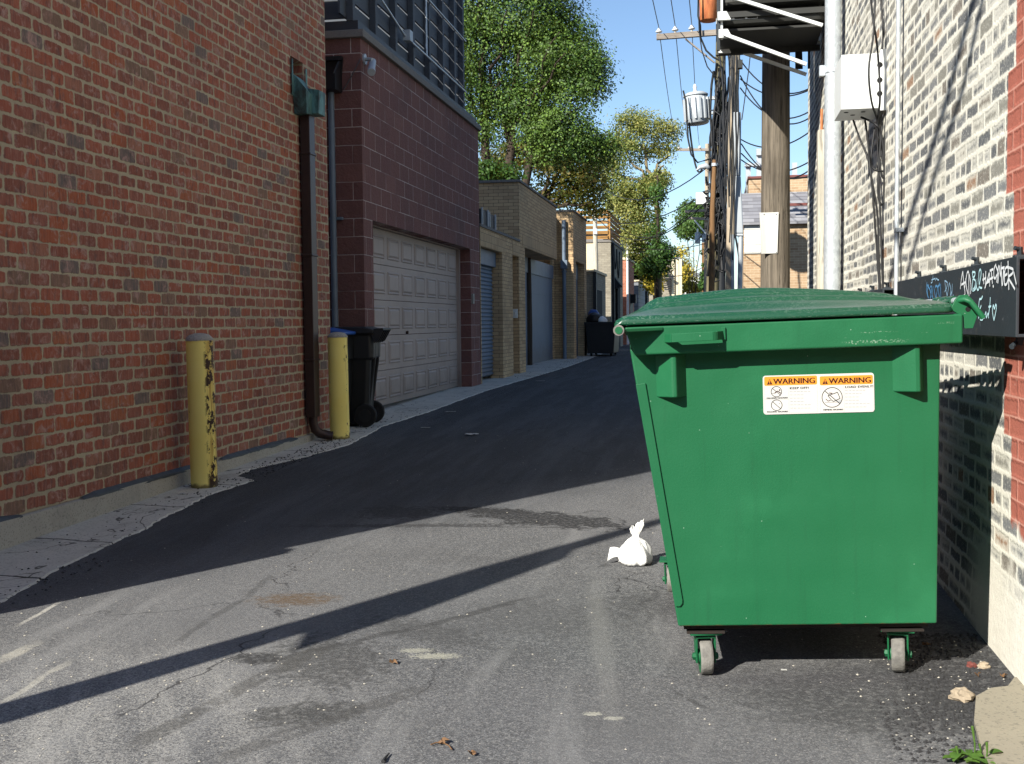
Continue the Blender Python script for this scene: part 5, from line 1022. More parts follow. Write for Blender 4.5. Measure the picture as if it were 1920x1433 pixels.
transformer(1312, 1344, -60, 40, YA, 'rust', 'rust orange transformer tank at the top of the crossarm pole', False)
b = MB(); p = P(1318, 316, Y=YA - .4); b.tube([P(1305, 320, Y=YA - .4), P(1312, 314, Y=YA - .4), P(1324, 311, Y=YA - .4), P(1330, 316, Y=YA - .4), P(1326, 319, Y=YA - .4)], [.01, .05, .07, .05, .01], 10); b.build('lamp_head', 'tank', tA)
# pale pole with grey cable guard, in front of it a thin brown one, dark one behind
YB = 21.0; tB = pole('pale wooden pole with a grey flared cable guard', [(1381, 60), (1372, 300), (1368, 545)], YB, (17, 15, 15), 'pole_far'); kB = YB / 2115
b = MB()
def guard(x0t, x1t, yt, x0b, x1b, yb, d=.12):
    p = [P(x0t, yt, Y=YB - .16), P(x1t, yt, Y=YB - .16), P(x1b, yb, Y=YB - .16), P(x0b, yb, Y=YB - .16)]
    vs = [q + Vector((0, s_, 0)) for s_ in (0, d) for q in p]; b.add(vs, [(0, 1, 2, 3), (4, 5, 6, 7), (0, 1, 5, 4), (1, 2, 6, 5), (2, 3, 7, 6), (3, 0, 4, 7)])
guard(1373, 1390, 210, 1376, 1389, 330); guard(1377, 1389, 330, 1378, 1394, 438); guard(1378, 1394, 438, 1380, 1395, 443)
b.build('cable_guard', 'tank', tB, bevel=.02)
b = MB(); b.tube([P(1389, 443, Y=YB - .1), P(1387, 546, Y=YB - .1)], .045, 10); b.tube([P(1373, 440, Y=YB - .1), P(1374, 546, Y=YB - .1)], .03, 8); b.build('riser_pipe', 'tank', tB)
b = MB(); p = P(1387, 122, Y=YB - .2); b.box(p.x - .06, p.x + .05, YB - .3, YB - .15, p.z - .07, p.z + .07); b.build('terminal_box', 'darkmetal', tB)
for k in range(6):
    x0 = 1366 + k * 3.6; b = MB(); pts = []
    for i in range(14): y = 92 + i * 33; pts.append(P(x0 - i * .55 + 3 * math.sin(i * .7 + k), y, Y=YB - .2 - .02 * k))
    b.tube(pts[:9 + k % 5], .014, 6); b.build('cable', 'cable', tB)
rnd = random.Random(77)
for k in range(12):
    ya_, yb_ = rnd.uniform(90, 330), rnd.uniform(250, 500); xa, xb = rnd.uniform(1342, 1362), rnd.uniform(1358, 1388); pts = []
    for i in range(11):
        u = i / 10; pts.append(P(xa + (xb - xa) * u + 9 * math.sin(u * 6 + k) * (1 - u), ya_ + (yb_ - ya_) * u + 26 * math.sin(u * math.pi) * rnd.uniform(.6, 1.2), Y=YB + .9 + 2.5 * (1 - u)))
    b = MB(); b.tube(pts, rnd.choice((.010, .014, .02)), 5); b.build('cable', 'cable', tB)
tC = pole('thin brown wooden pole leaning among the cables', [(1340, 300), (1336, 400), (1334, 545)], 24.0, (8, 10, 11), 'pole_brown')
b = MB(); p = P(1340, 310, Y=24); b.cyl((p.x, 24), .07, p.z - .02, p.z + .04, 10); b.build('cap', 'galv', tC)
tD = pole('dark pole just right of the brown leaning pole', [(1354, 330), (1351.5, 545)], 28.0, (15, 17), 'corr'); b = MB(); p = P(1352, 385, Y=27.8); b.box(p.x - .1, p.x + .12, 27.7, 27.85, p.z - .2, p.z + .2); b.build('meter_box', 'tank', tD)
YF = 55.0; tF = pole('far crossarm pole carrying small grey transformers beyond the others', [(1326, 270), (1325, 400), (1324, 545)], YF, (7, 8, 9), 'pole_far')
for (x0, y0), (x1, y1) in (((1270, 281), (1338, 281)), ((1290, 409), (1330, 411)), ((1284, 397), (1330, 394))): b = MB(); b.obox(P(x0, y0, Y=YF - .2), P(x1, y1, Y=YF - .2), .1, .12); b.build('crossarm', 'arm', tF)
b = MB(); b.obox(P(1302, 413, Y=YF - .3), P(1330, 446, Y=YF - .3), .1, .06); b.build('brace', 'palegrey', tF)
for x in (1273, 1293, 1312): p = P(x, 279, Y=YF - .2); b = MB(); b.lathe(p, [(.03, 0), (.09, .02), (.05, .1), (.0, .18)], 8); b.build('insulator', 'porcelain', tF)
transformer(1303, 1313, 436, 457, YF, 'tank', 'small grey transformer on the left of the far crossarm pole', False); transformer(1316, 1327, 438, 454, YF, 'tank', 'small grey transformer close against the far crossarm pole', False)
t = thing('ivy_pole', 'distant pole overgrown with dark creeper beside the brown pole', 'pole', (P(1320, 540, Y=60).x, 60, .2)); b = MB(); a = P(1320, 455, Y=60); b.tube([(a.x, 60, .1), (a.x, 60, a.z)], .12, 8); b.build('pole', 'pole_brown', t); b = MB(); crown(b, [(1320, 500, 6, 22), (1321, 530, 8, 18), (1317, 470, 5, 16)], 60, 900, .2, 131, .7, 1, .12); b.build('creeper', 'leaf_ivy', t, recalc=False)

# ------------------------------------------------------------------ overhead wires
def wire(label, pts, r=.012, mat='cable', grp='overhead wires'):
    mid = pts[0]; b = MB(); b.tube(pts, r, 5); return tag(b.build('overhead_wire', mat, org=tuple(mid)), label, 'wire', grp)
names = ('left', 'middle', 'right')
for i, p in enumerate(ins):
    far = P((1273, 1293, 1312)[i], 277, Y=YF - .2); near = Vector((p.x, -2.0, p.z + .1))
    wire(f'power line over the alley tied to the {names[i]} insulator of the long crossarm', sag(near, p, .25, 20) + sag(p, far, .5, 20)[1:], .010, 'wire')
def pw(label, a, ya, c, yc, drop, r=.014): wire(label, sag(P(*a, Y=ya), P(*c, Y=yc), drop, 14), r)
pw('service wire dropping from the white cable box to the orange slat terrace', (1318, 366), YA - .3, (1100, 400), 41, .5)
pw('service wire from the pole tangle to the locust tree side, upper of two', (1330, 360), YA - .3, (1160, 420), 50, .8)
pw('lowest service wire crossing in front of the locust tree', (1335, 368), YA - .3, (1120, 408), 41, .9)
pw('wire crossing the sky from the autumn tree to the lamp head', (1340, 302), YA - .4, (1120, 345), 40, .7)
pw('wire from the vent pipe to the far right, across the locust trunk', (1182, 462), 50, (1330, 455), 40, .2)
pw('wire from the red brick garage roof into the far pole', (1190, 505), 52, (1325, 430), YF, .6)
pw('thin wire low above the grey garage', (1195, 500), 56, (1320, 500), 60, .5, .018)
pw('jumper cable looping from the finned transformer down to the lamp head', (1292, 230), YA - .3, (1318, 312), YA - .4, .5, .022)
wire('thick drop cable hanging beside the rust orange transformer', [P(x, y, Y=YA - .3) for x, y in ((1310, -20), (1309, 30), (1313, 48), (1314, 72), (1324, 95), (1338, 108), (1350, 114))], .022)
wire('slack black cable curving from the rust orange tank to the pole', [P(x, y, Y=YA - .35) for x, y in ((1308, -20), (1311, 60), (1316, 95), (1326, 125), (1340, 143))], .014)
wire('black jumper running down from the crossarm past the grey transformer', [P(x, y, Y=YA - .4) for x, y in ((1281, 170), (1286, 190), (1290, 260), (1296, 290), (1308, 305), (1325, 300), (1337, 295))], .02)
for k, (a, c, d) in enumerate((((1386, 110), (1520, 165), .3), ((1388, 148), (1520, 168), .2), ((1388, 142), (1520, 220), .4), ((1388, 165), (1520, 208), .3), ((1390, 270), (1520, 318), .35), ((1390, 288), (1520, 330), .2), ((1390, 262), (1520, 246), .2), ((1390, 300), (1520, 302), .2))):
    pw(('uppermost wire', 'second wire', 'third wire', 'fourth wire', 'fifth wire', 'sixth wire', 'seventh wire', 'lowest wire')[k] + ' counted from the top leaving the pale pole to the right', a, YB, c, 19, d, .012)
wire('near vertical thin wire in the sky between the pale pole and the thick pole', [P(1411, 60, Y=22), P(1404, 130, Y=22), P(1391, 225, Y=22)], .010)
# cable from beyond the street to the brick building, above and behind the camera: its shadow falls on the white wall
def back(p, d): return p - TRAVEL * d
for k, (dx, lab) in enumerate(((0, 'thick cable strung over the street to the brick building'), (.28, 'second cable strung over the street just beside the thick one'))):
    wp = ((1842, -60, 7.0), (1772, 200, 7.4), (1710, 400, 7.8), (1668, 530, 8.2)) if k == 0 else ((1856, -60, 7.0), (1806, 170, 7.4), (1752, 330, 7.8), (1700, 520, 8.2))
    pts = [back(P(x, y, X=XW), d) for x, y, d in wp]
    wire(lab, pts, .040 - .008 * k)

# ------------------------------------------------------------------ house on the right beyond the poles
YH = 30.0; hx0 = P(1394, 500, Y=YH).x; hx1 = 6.0; z1 = P(1395, 360, Y=YH).z
t = thing('peach_house', 'peach brick house with grey shingled roof and white siding behind the poles', 'house', (hx0, YH, .2)); ze = P(1410, 416, Y=YH).z; zr = P(1410, 362, Y=YH + 1.6).z; zu = P(1420, 335, Y=YH + 1.7).z
b = MB(); b.box(hx0, hx1, YH, YH + 8, 0, ze - .02); b.build('wall', 'peach_brick', t)
b = MB(); b.add([(hx0 - .1, YH - .15, ze - .03), (hx1, YH - .15, ze - .03), (hx1, YH + 1.65, zr), (hx0 - .02, YH + 1.65, zr), (hx0 - .1, YH - .15, ze - .09), (hx1, YH - .15, ze - .09)], [(0, 1, 2, 3), (0, 1, 5, 4)]); b.box(hx0, hx1, YH + .2, YH + 1.6, ze - .05, ze - .02); b.build('roof', 'shingle', t)
ux = P(1404, 340, Y=YH + 1.7).x; b = MB(); b.box(ux, hx1, YH + 1.7, YH + 8, ze - .3, zu); b.build('upper_wall', 'peach_brick', t); b = MB(); b.box(ux - .03, hx1, YH + 1.65, YH + 8, zu, zu + .06); b.build('coping', 'redtrim', t)
b = MB(); a = P(1396, 417, Y=YH); c = P(1431, 475, Y=YH); b.box(hx0 + .02, c.x, YH - .04, YH - .005, c.z, ze - .09); b.build('siding', 'sidingwhite', t); b = MB(); b.box(P(1480, 400, Y=YH).x, hx1, YH - .1, YH - .01, P(1480, 387, Y=YH).z, P(1480, 382, Y=YH).z); b.build('gutter', 'redtrim', t)
for px in (1403, 1423, 1490): b = MB(); xx = P(px, 310, Y=YH + 3).x; b.box(xx - .07, xx + .07, YH + 3, YH + 3.14, zu - .3, P(px, 283 if px == 1423 else 305, Y=YH + 3).z); b.build('roof_post', 'tank', t)
b = MB(); b.box(P(1396, 310, Y=YH + 3).x, P(1425, 310, Y=YH + 3).x, YH + 2.9, YH + 3.1, P(1400, 313, Y=YH + 3).z, P(1400, 308, Y=YH + 3).z); b.build('pergola', 'tank', t); b = MB(); b.box(P(1418, 300, Y=YH + 3).x, P(1427, 300, Y=YH + 3).x, YH + 2.9, YH + 3.2, P(1420, 292, Y=YH + 3).z, P(1420, 280, Y=YH + 3).z); b.build('roof_vent', 'tank', t)

# ------------------------------------------------------------------ the green dumpster (local frame: x across the end, y along its length)
TH, PHI = R(4.3), R(1.75)
dex = Vector((math.cos(TH) * math.cos(PHI), math.sin(TH) * math.cos(PHI), math.sin(PHI))); dey = Vector((-math.sin(TH), math.cos(TH), 0)); dez = dex.cross(dey)
DO = P(1272, 1175, Y=3.877) - dez * .19
D = thing('green_dumpster', 'large green dumpster on grey casters with a domed lid and warning stickers', 'dumpster', DO); D.rotation_euler = Matrix((dex, dey, dez)).transposed().to_euler(); ORG[D.name] = Vector((0, 0, 0)); LEN = 1.36
b = MB()
b.prism([(0, .19), (.868, .19), (.900, 1.16), (-.134, 1.16)], 'y', 0, LEN); body = b.build('body', 'green', D, local=True, bevel=.006, seg=3)
b = MB(); b.box(.02, .845, .03, LEN - .03, .172, .189); b.box(.03, .16, .02, .2, .158, .165); b.box(.69, .83, .02, .2, .158, .165); b.build('bottom_frame', 'darkrust', D, local=True)
RZ0, RZ1 = 1.138, 1.236
b = MB(); b.prism([(-.120, RZ0), (.953, RZ0), (.955, RZ1), (-.150, RZ1)], 'y', -.068, -.001); b.prism([(-.120, RZ0), (.953, RZ0), (.955, RZ1), (-.150, RZ1)], 'y', LEN + .001, LEN + .068)
b.box(.903, .954, -.001, LEN + .001, RZ0, RZ1); b.prism([(-.148, RZ1 - .03), (-.130, RZ1 - .03), (-.130, RZ1), (-.150, RZ1)], 'y', -.001, LEN + .001); b.build('rim', 'green', D, local=True, bevel=.007, seg=3)
b = MB(); b.tube([(-.168, -.165, 1.226), (-.163, LEN + .1, 1.226)], .0165, 20); rod = b.build('lift_bar', 'green', D, local=True); b = MB(); b.tube([(-.168, -.169, 1.226), (-.168, -.164, 1.226)], .018, 20); b.build('worn_end', 'wheelgrey', rod, local=True)
b = MB(); b.tube([(-.168, -.171, 1.226), (-.168, -.168, 1.226)], .0125, 16); b.build('end_plug', 'green', rod, local=True)
b = MB(); b.prism([(-.168, -.066), (-.018, -.066), (-.022, -.074), (-.150, -.155), (-.168, -.158)], 'z', 1.219, 1.230); b.build('bracket_plate', 'green', D, local=True, bevel=.002)
b = MB()
hp = [(-.014, -.066), (.006, -.118), (.142, -.118), (.153, -.112), (.180, -.066)]
for (xa, ya), (xb, yb) in zip(hp, hp[1:]): b.obox((xa, ya, 1.192 + (xa + .05) * .015), (xb, yb, 1.192 + (xb + .05) * .015), .007, .029)
b.box(.174, .186, -.076, -.066, 1.180, 1.222); b.build('hand_rail', 'green', D, local=True, bevel=.0015)
for xa, xm, xb, z0, z1 in ((-.050, .013, .056, .990, RZ0), (.738, .813, .844, .982, RZ0)):
    b = MB(); b.prism([(xa, 0.002), (xm - .008, -.05), (xm + .006, -.05), (xb, 0.002)], 'z', z0, z1); b.build('gusset', 'green', D, local=True, bevel=.004)
b = MB(); b.prism([(-.118, 1.036), (-.085, 1.041), (.017, .285), (.016, .272), (.008, .262), (-.008, .262)], 'y', -.0075, -.0015); b.build('edge_flange', 'green', D, local=True, bevel=.0015)
# lid in two halves, domed and ribbed
def lid(y0, y1):
    b = MB(); nx, ny = 44, 120; x0, x1 = -.178, .915; vs = []
    def sst(t): t = max(0, min(1, t)); return t * t * (3 - 2 * t)
    for j in range(ny + 1):
        for i in range(nx + 1):
            u, v = i / nx, j / ny; x = x0 + (x1 - x0) * u; y = y0 + (y1 - y0) * v
            sx = (.66 * sst((x - x0 - .01) / .15) + .34 * sst((x - x0) / .5)) * (1 - .80 * max(0, min(1, (x - .30) / .62)) ** 1.5); sy = .7 * sst((y - y0 - .02) / .30) + .3 * sst((y - y0 - .02) / .09); sy2 = sst((y1 - y - .02) / .16)
            z = 1.272 + .072 * sx * sy * sy2
            rib = math.exp(-((((y - y0 - .09) % .088) - .044) / .013) ** 2); z += .013 * rib * sst((x - x0 - .06) / .1) * sst((x1 - x - .05) / .1) * sst((y1 - y - .04) / .05) * (1 if y - y0 > .09 else 0)
            z -= .014 * (1 - sst((x - x0) / .022)); z -= .013 * (1 - sst((y - y0) / .022))
            vs.append((x, y, z))
    b.add(vs, [(j * (nx + 1) + i, j * (nx + 1) + i + 1, (j + 1) * (nx + 1) + i + 1, (j + 1) * (nx + 1) + i) for j in range(ny) for i in range(nx)], 0, True)
    # turned down edge
    per = [(i, 0) for i in range(nx + 1)] + [(nx, j) for j in range(1, ny + 1)] + [(i, ny) for i in range(nx - 1, -1, -1)] + [(0, j) for j in range(ny - 1, 0, -1)]
    top = [Vector(vs[j * (nx + 1) + i]) for i, j in per]; c = Vector(((x0 + x1) / 2, (y0 + y1) / 2, 0)); ev = []
    for p in top:
        o = Vector((p.x, p.y, 0)) - c; o.normalize(); ev += [p, Vector((p.x + o.x * .006, p.y + o.y * .006, p.z - .010)), Vector((p.x + o.x * .004, p.y + o.y * .004, 1.241)), Vector((p.x - o.x * .03, p.y - o.y * .03, 1.241))]
    n = len(top); b.add(ev, [(k * 4 + r_, k * 4 + r_ + 1, ((k + 1) % n) * 4 + r_ + 1, ((k + 1) % n) * 4 + r_) for k in range(n) for r_ in range(3)], 0, True)
    return b.build('lid', 'lid', D, local=True)
l1 = lid(-.072, .66); l2 = lid(.70, LEN + .06)
# hinge rod, straps and end bracket
HZ = 1.278
b = MB(); b.tube([(.945, -.03, HZ), (.945, LEN + .04, HZ)], .0115, 12); hr = b.build('hinge_rod', 'galv', D, local=True)
for y in (.02, .1, .19, .45, .56, .74, .86, 1.1, 1.25):
    b = MB(); b.obox((.875, y, 1.258), (.945, y, HZ + .008), .045, .010); b.tube([(.945, y - .025, HZ), (.945, y + .025, HZ)], .0175, 12); b.build('hinge_strap', 'lid', hr, local=True, bevel=.003)
b = MB(); pl = [(.918, 1.252), (.935, 1.284), (.948, 1.296), (.972, 1.297), (.986, 1.283), (1.004, 1.232), (1.002, 1.225), (.988, 1.186), (.961, 1.186), (.959, 1.228), (.936, 1.238)]
b.prism(pl, 'y', -.058, -.046); br = b.build('hinge_bracket', 'green', D, local=True, bevel=.0015); b = MB(); b.tube([(.973, -.0588, 1.249), (.973, -.05, 1.249)], .0085, 16); b.build('bolt_hole', 'black', br, local=True)
b = MB(); b.tube([(.945, -.05, HZ), (.960, -.075, 1.282), (.974, -.082, 1.274), (1.014, -.082, 1.219)], .0092, 12); b.build('lever', 'green', br, local=True)
b = MB(); b.prism([(.85, 1.240), (.915, 1.240), (.94, 1.25), (.94, 1.262), (.925, 1.268), (.89, 1.262)], 'y', -.05, -.03); b.build('hinge_gusset', 'green', br, local=True, bevel=.003)
# casters
def caster(x, y, rot):
    M = Matrix.Translation((x, y, 0)) @ Matrix.Rotation(R(rot), 4, 'Z'); r, w = .0635, .044
    c = bpy.data.objects.new('caster', None); COL.objects.link(c); c.parent = D; c.matrix_local = M; c.empty_display_size = .05; ORG[c.name] = Vector()
    prof = [(r * .93, -w / 2), (r * .985, -w / 2 + .004), (r, -w / 2 + .009), (r, w / 2 - .009), (r * .985, w / 2 - .004), (r * .93, w / 2)]; n = 40; vs = []
    for rr, x_ in prof:
        for k in range(n): t_ = 2 * math.pi * k / n; vs.append((x_, rr * math.cos(t_), r + rr * math.sin(t_)))
    b = MB(); b.add(vs, [(i * n + k, i * n + (k + 1) % n, (i + 1) * n + (k + 1) % n, (i + 1) * n + k) for i in range(len(prof) - 1) for k in range(n)], 0, True)
    b.build('wheel_tread', 'wheelgrey', c, local=True)
    b = MB(); b.tube([(-w / 2 + .002, 0, r), (w / 2 - .002, 0, r)], r * .935, 36); b.tube([(-w / 2 - .004, 0, r), (w / 2 + .004, 0, r)], r * .4, 20); b.build('wheel_rim', 'green', c, local=True)
    b = MB()
    for s_ in (-1, 1): xx = s_ * (w / 2 + .010); b.prism([(-.020, r - .02), (.020, r - .02), (.034, .138), (-.034, .138)], 'x', xx - .003, xx + .003)
    b.box(-w / 2 - .013, w / 2 + .013, -.036, .036, .136, .143); b.box(-.055, .055, -.05, .05, .150, .158); b.cyl((0, 0), .03, .143, .151, 16); b.build('fork', 'green', c, local=True, bevel=.001)
    b = MB(); b.tube([(-w / 2 - .024, 0, r), (w / 2 + .024, 0, r)], .007, 8)
    for s_ in (-1, 1): b.tube([(s_ * (w / 2 + .013), 0, r), (s_ * (w / 2 + .022), 0, r)], .013, 6, smooth=False)
    b.build('axle_bolt', 'green', c, local=True)
caster(.093, .075, 4); caster(.757, .085, -13); caster(.022, 1.27, -4); caster(.74, 1.25, 10)
# warning stickers
S0 = Vector((.311, -.0022, .9185)); ang = R(-.35); su = Vector((math.cos(ang), 0, math.sin(ang))); sv = Vector((-math.sin(ang), 0, math.cos(ang))); SW, SH = .3680, .1325
def sp(u, v, d=0): q = S0 + su * u + sv * v; return Vector((q.x, q.y - d, q.z))
def rrect(u0, u1, v0, v1, r, d, b, mi=0, thick=0):
    pts = []
    for cx_, cy_, a0 in ((u1 - r, v1 - r, 0), (u0 + r, v1 - r, 90), (u0 + r, v0 + r, 180), (u1 - r, v0 + r, 270)):
        for k in range(6): a = R(a0 + k * 18); pts.append((cx_ + r * math.cos(a), cy_ + r * math.sin(a)))
    n = len(pts); b.add([sp(u, v, d) for u, v in pts], [tuple(range(n))], mi)
    if thick: b.add([sp(u, v, d) for u, v in pts] + [sp(u, v, d - thick) for u, v in pts], [(i, (i + 1) % n, n + (i + 1) % n, n + i) for i in range(n)], mi)
def lett(b, txt, u, v, size, d, mi, spc=1.0, bold=0, wide=1.0):
    vs, fs = text_faces(txt, size, spc)
    for du in ((0,) if not bold else (-bold, 0, bold)):
        b.add([sp(u + du + p.x * wide, v + p.y, d + abs(du) * .01) for p in vs], fs, mi)
def circ(b, u, v, r, w, d, mi, n=40, sy=1):
    vs = [sp(u + q * math.cos(2 * math.pi * k / n), v + q * math.sin(2 * math.pi * k / n), d) for q in (r, r - w) for k in range(n)]; b.add(vs, [(k, (k + 1) % n, n + (k + 1) % n, n + k) for k in range(n)], mi)
def line(b, pts, w, d, mi):
    for (a, c), (e, f) in zip(pts, pts[1:]):
        L = math.hypot(e - a, f - c) or 1; nx_, ny_ = -(f - c) / L * w / 2, (e - a) / L * w / 2; b.add([sp(a + nx_, c + ny_, d), sp(e + nx_, f + ny_, d), sp(e - nx_, f - ny_, d), sp(a - nx_, c - ny_, d)], [(0, 1, 2, 3)], mi)
def disc(b, u, v, rx, ry, d, mi, n=16): b.add([sp(u + rx * math.cos(2 * math.pi * k / n), v + ry * math.sin(2 * math.pi * k / n), d) for k in range(n)], [tuple(range(n))], mi)
UK = SW / 1735; VK = SH / 610                       # print measured on the photo: 1735 x 610 zoom pixels
def U(x): return (x - 95) * UK
def V(y, x): return SH - (y - (100 - (x - 95) * .0185)) * VK
b = MB(); rrect(0, SW, 0, SH, .010, 0, b, 0, .0016); st = b.build('warning_sticker', 'white', body, local=True, recalc=False)
b = MB(); mats = ['orange', 'ink', 'grey_ink', 'faint']
for x0, x1, xt in ((118, 946, 0), (988, 1812, 868)):
    rrect(U(x0), U(x1), V(258, x0), V(118, x0), .005, .0003, b, 0)
    lett(b, 'WARNING', U(262 + xt), V(228, 262 + xt) - .001, .0268, .0006, 1, 1.0, .0011, 1.07)
    tx = 158 + xt; b.add([sp(U(tx), V(240, tx), .0006), sp(U(tx + 90), V(240, tx), .0006), sp(U(tx + 45), V(150, tx), .0006)], [(0, 1, 2)], 1); b.add([sp(U(tx + 40), V(215, tx), .0009), sp(U(tx + 50), V(215, tx), .0009), sp(U(tx + 53), V(172, tx), .0009), sp(U(tx + 37), V(172, tx), .0009)], [(0, 1, 2, 3)], 0); disc(b, U(tx + 45), V(228, tx), .0011, .0011, .0009, 0)
    line(b, [(U(x0), V(262, x0)), (U(x0), V(690, x0)), (U(x1), V(690, x0)), (U(x1), V(262, x0))], .0006, .0003, 3)
lett(b, 'KEEP OFF!', U(515), V(315, 515), .0104, .0006, 2, 1.1, .0005, 1.25); lett(b, 'LOAD EVENLY!', U(1380), V(304, 1380), .0104, .0006, 2, 1.1, .0005, 1.22)
lett(b, 'FALLING HAZARD', U(150), V(462, 150), .0064, .0006, 2, 1.12, .0006, 1.22); lett(b, 'FALLING HAZARD', U(150), V(677, 150), .0064, .0006, 2, 1.12, .0006, 1.22); lett(b, 'TIPPING HAZARD', U(1030), V(652, 1030), .0064, .0006, 2, 1.1, .0006, 1.2)
line(b, [(U(498), V(262, 498)), (U(498), V(690, 498))], .0006, .0004, 3); line(b, [(U(120), V(470, 120)), (U(498), V(470, 498))], .0006, .0004, 3); line(b, [(U(1360), V(250, 1360)), (U(1360), V(690, 1360))], .0006, .0004, 3)
for k in range(6):
    for x0, x1, y0 in ((515, (835, 750, 740, 730, 850, 830)[k], 350 + k * 52), (1375, (1690, 1630, 1590, 1600, 1770, 1730)[k], 338 + k * 52)):
        x = x0
        while x < x1 - 20: line(b, [(U(x), V(y0, x)), (U(min(x + 44, x1)), V(y0, x))], .0022, .0004, 3); x += 56
circ(b, U(305), V(350, 305), .0185, .0020, .0005, 2); line(b, [(U(245), V(300, 245)), (U(372), V(408, 372))], .0019, .0005, 2); disc(b, U(355), V(325, 355), .0026, .0026, .0007, 1); line(b, [(U(275), V(375, 275)), (U(322), V(340, 322)), (U(378), V(378, 378))], .0030, .0006, 1); line(b, [(U(225), V(380, 225)), (U(280), V(372, 280))], .0008, .0006, 2)
circ(b, U(305), V(562, 305), .0190, .0020, .0005, 2); line(b, [(U(240), V(505, 240)), (U(368), V(620, 368))], .0019, .0005, 2); line(b, [(U(345), V(530, 345)), (U(350), V(548, 350))], .0012, .0005, 2)
circ(b, U(1175), V(447, 1175), .0345, .0022, .0005, 2); line(b, [(U(1062), V(345, 1062)), (U(1292), V(545, 1292))], .0024, .0006, 2)
line(b, [(U(1110), V(420, 1110)), (U(1260), V(368, 1260)), (U(1298), V(465, 1298)), (U(1195), V(510, 1195)), (U(1165), V(490, 1165)), (U(1110), V(420, 1110))], .0022, .0005, 2); line(b, [(U(1130), V(378, 1130)), (U(1180), V(385, 1180))], .003, .0005, 1); line(b, [(U(1075), V(470, 1075)), (U(1110), V(505, 1110)), (U(1150), V(492, 1150))], .0022, .0005, 1); line(b, [(U(1060), V(525, 1060)), (U(1300), V(520, 1300))], .0007, .0005, 2); b.add([sp(U(x), V(y, x), .0005) for x, y in ((1245, 500), (1325, 480), (1305, 530), (1260, 530))], [(0, 1, 2, 3)], 3)
b.build('print', mats, body, local=True, recalc=False)

# ------------------------------------------------------------------ small things on the ground
q = G(1190, 1056); bx, by, bz = q.x, q.y, gz(q.y, q.x)
t = thing('plastic_bag', 'knotted white plastic bag lying on the asphalt beside the green dumpster', 'plastic bag', (bx, by, bz)); b = MB(); n = 72; prof = [(.01, 0), (.078, .003), (.088, .025), (.084, .05), (.068, .085), (.044, .112), (.024, .126), (.013, .138), (.016, .148), (.026, .166), (.034, .190), (.030, .196)]
vs = []
for j, (r, z) in enumerate(prof):
    for k in range(n):
        ph = 2 * math.pi * k / n; pl = 1 + (.13 * math.sin(ph * 5 + j * .35 + 1.3 * math.sin(ph)) + .10 * abs(math.sin(ph * 6.5 + j * .6)) - .05) * min(1, z / .04) + .22 * mnoise.noise(Vector((math.cos(ph) * 2.4, math.sin(ph) * 2.4, j * .55))) + .1 * mnoise.noise(Vector((math.cos(ph) * 7, math.sin(ph) * 7, j * 1.3)))
        lean = .06 * max(0, z - .1) / .1 * .25; fl = 1 if j < 8 else .3
        vs.append((bx + r * pl * math.cos(ph) * 1.0 + lean, by + r * pl * math.sin(ph) * fl, bz + z + ((j - 8) * (.007 * math.cos(ph) + .004 * math.sin(ph * 3)) if j > 8 else 0) + .01 * mnoise.noise(Vector((math.cos(ph) * 3, math.sin(ph) * 3, j))) * min(1, z / .06)))
b.add(vs, [(i * n + k, i * n + (k + 1) % n, (i + 1) * n + (k + 1) % n, (i + 1) * n + k) for i in range(len(prof) - 1) for k in range(n)], 0, True); b.build('sack', 'white_bag', t, recalc=True)
b = MB(); vs = []
for i in range(8):
    u = i / 7; x = bx - .055 - .075 * u; hw = .012 + .02 * u
    for s_ in (-1, 0, 1): vs.append((x + .006 * s_, by - .02 + .012 * s_, bz + .045 + .012 * math.sin(u * 3) + s_ * hw + .004 * mnoise.noise(Vector((u * 9, s_, 0)))))
b.add(vs, [(i * 3 + j, i * 3 + j + 1, i * 3 + j + 4, i * 3 + j + 3) for i in range(7) for j in (0, 1)], 0, True); h = b.build('handle', 'white_bag', t); md = h.modifiers.new('s', 'SOLIDIFY'); md.thickness = .004
def scrap(px, py, w, label, mat='white', name='paper_scrap', cat='litter', seed=1, hgt=.012, grp='paper scraps on the asphalt'):
    q = G(px, py); rnd = random.Random(seed); z = gz(q.y, q.x) + (.010 if q.x < -3.4 else .002); b = MB(); n = 5; vs = []
    for j in range(n + 1):
        for i in range(n + 1): vs.append((q.x + (i / n - .5) * w + rnd.uniform(-1, 1) * w * .07, q.y + (j / n - .5) * w * .7 + rnd.uniform(-1, 1) * w * .07, z + hgt * (.5 + .5 * mnoise.noise(Vector((i * .6, j * .6, seed * 3))))))
    b.add(vs, [(j * (n + 1) + i, j * (n + 1) + i + 1, (j + 1) * (n + 1) + i + 1, (j + 1) * (n + 1) + i) for j in range(n) for i in range(n)], 0, True); return tag(b.build(name, mat, org=(q.x, q.y, z)), label, cat, grp)
scrap(884, 817, .12, 'crumpled white paper scrap in the shade in the middle of the alley', seed=2, hgt=.03)
scrap(757, 774, .10, 'small white paper scrap on the concrete by the taupe garage door', seed=3)
scrap(845, 773, .12, 'flat pale paper scrap at the asphalt edge below the maroon pier', 'louver', seed=4)
scrap(798, 803, .10, 'pale paper scrap on dark asphalt to the right of the second bollard', 'louver', seed=5)
scrap(1013, 715, .16, 'pale paper scrap near the blue grey overhead door', 'louver', seed=6)
scrap(1470, 1258, .022, 'tiny bright paper scrap between the two front casters', seed=7, hgt=.004)
scrap(343, 929, .05, 'white bottle cap like scrap at the foot of the rusty bollard', seed=8, hgt=.01)
scrap(1838, 1345, .02, 'tiny pale scrap on the concrete pavement by the weeds', seed=9, hgt=.004)
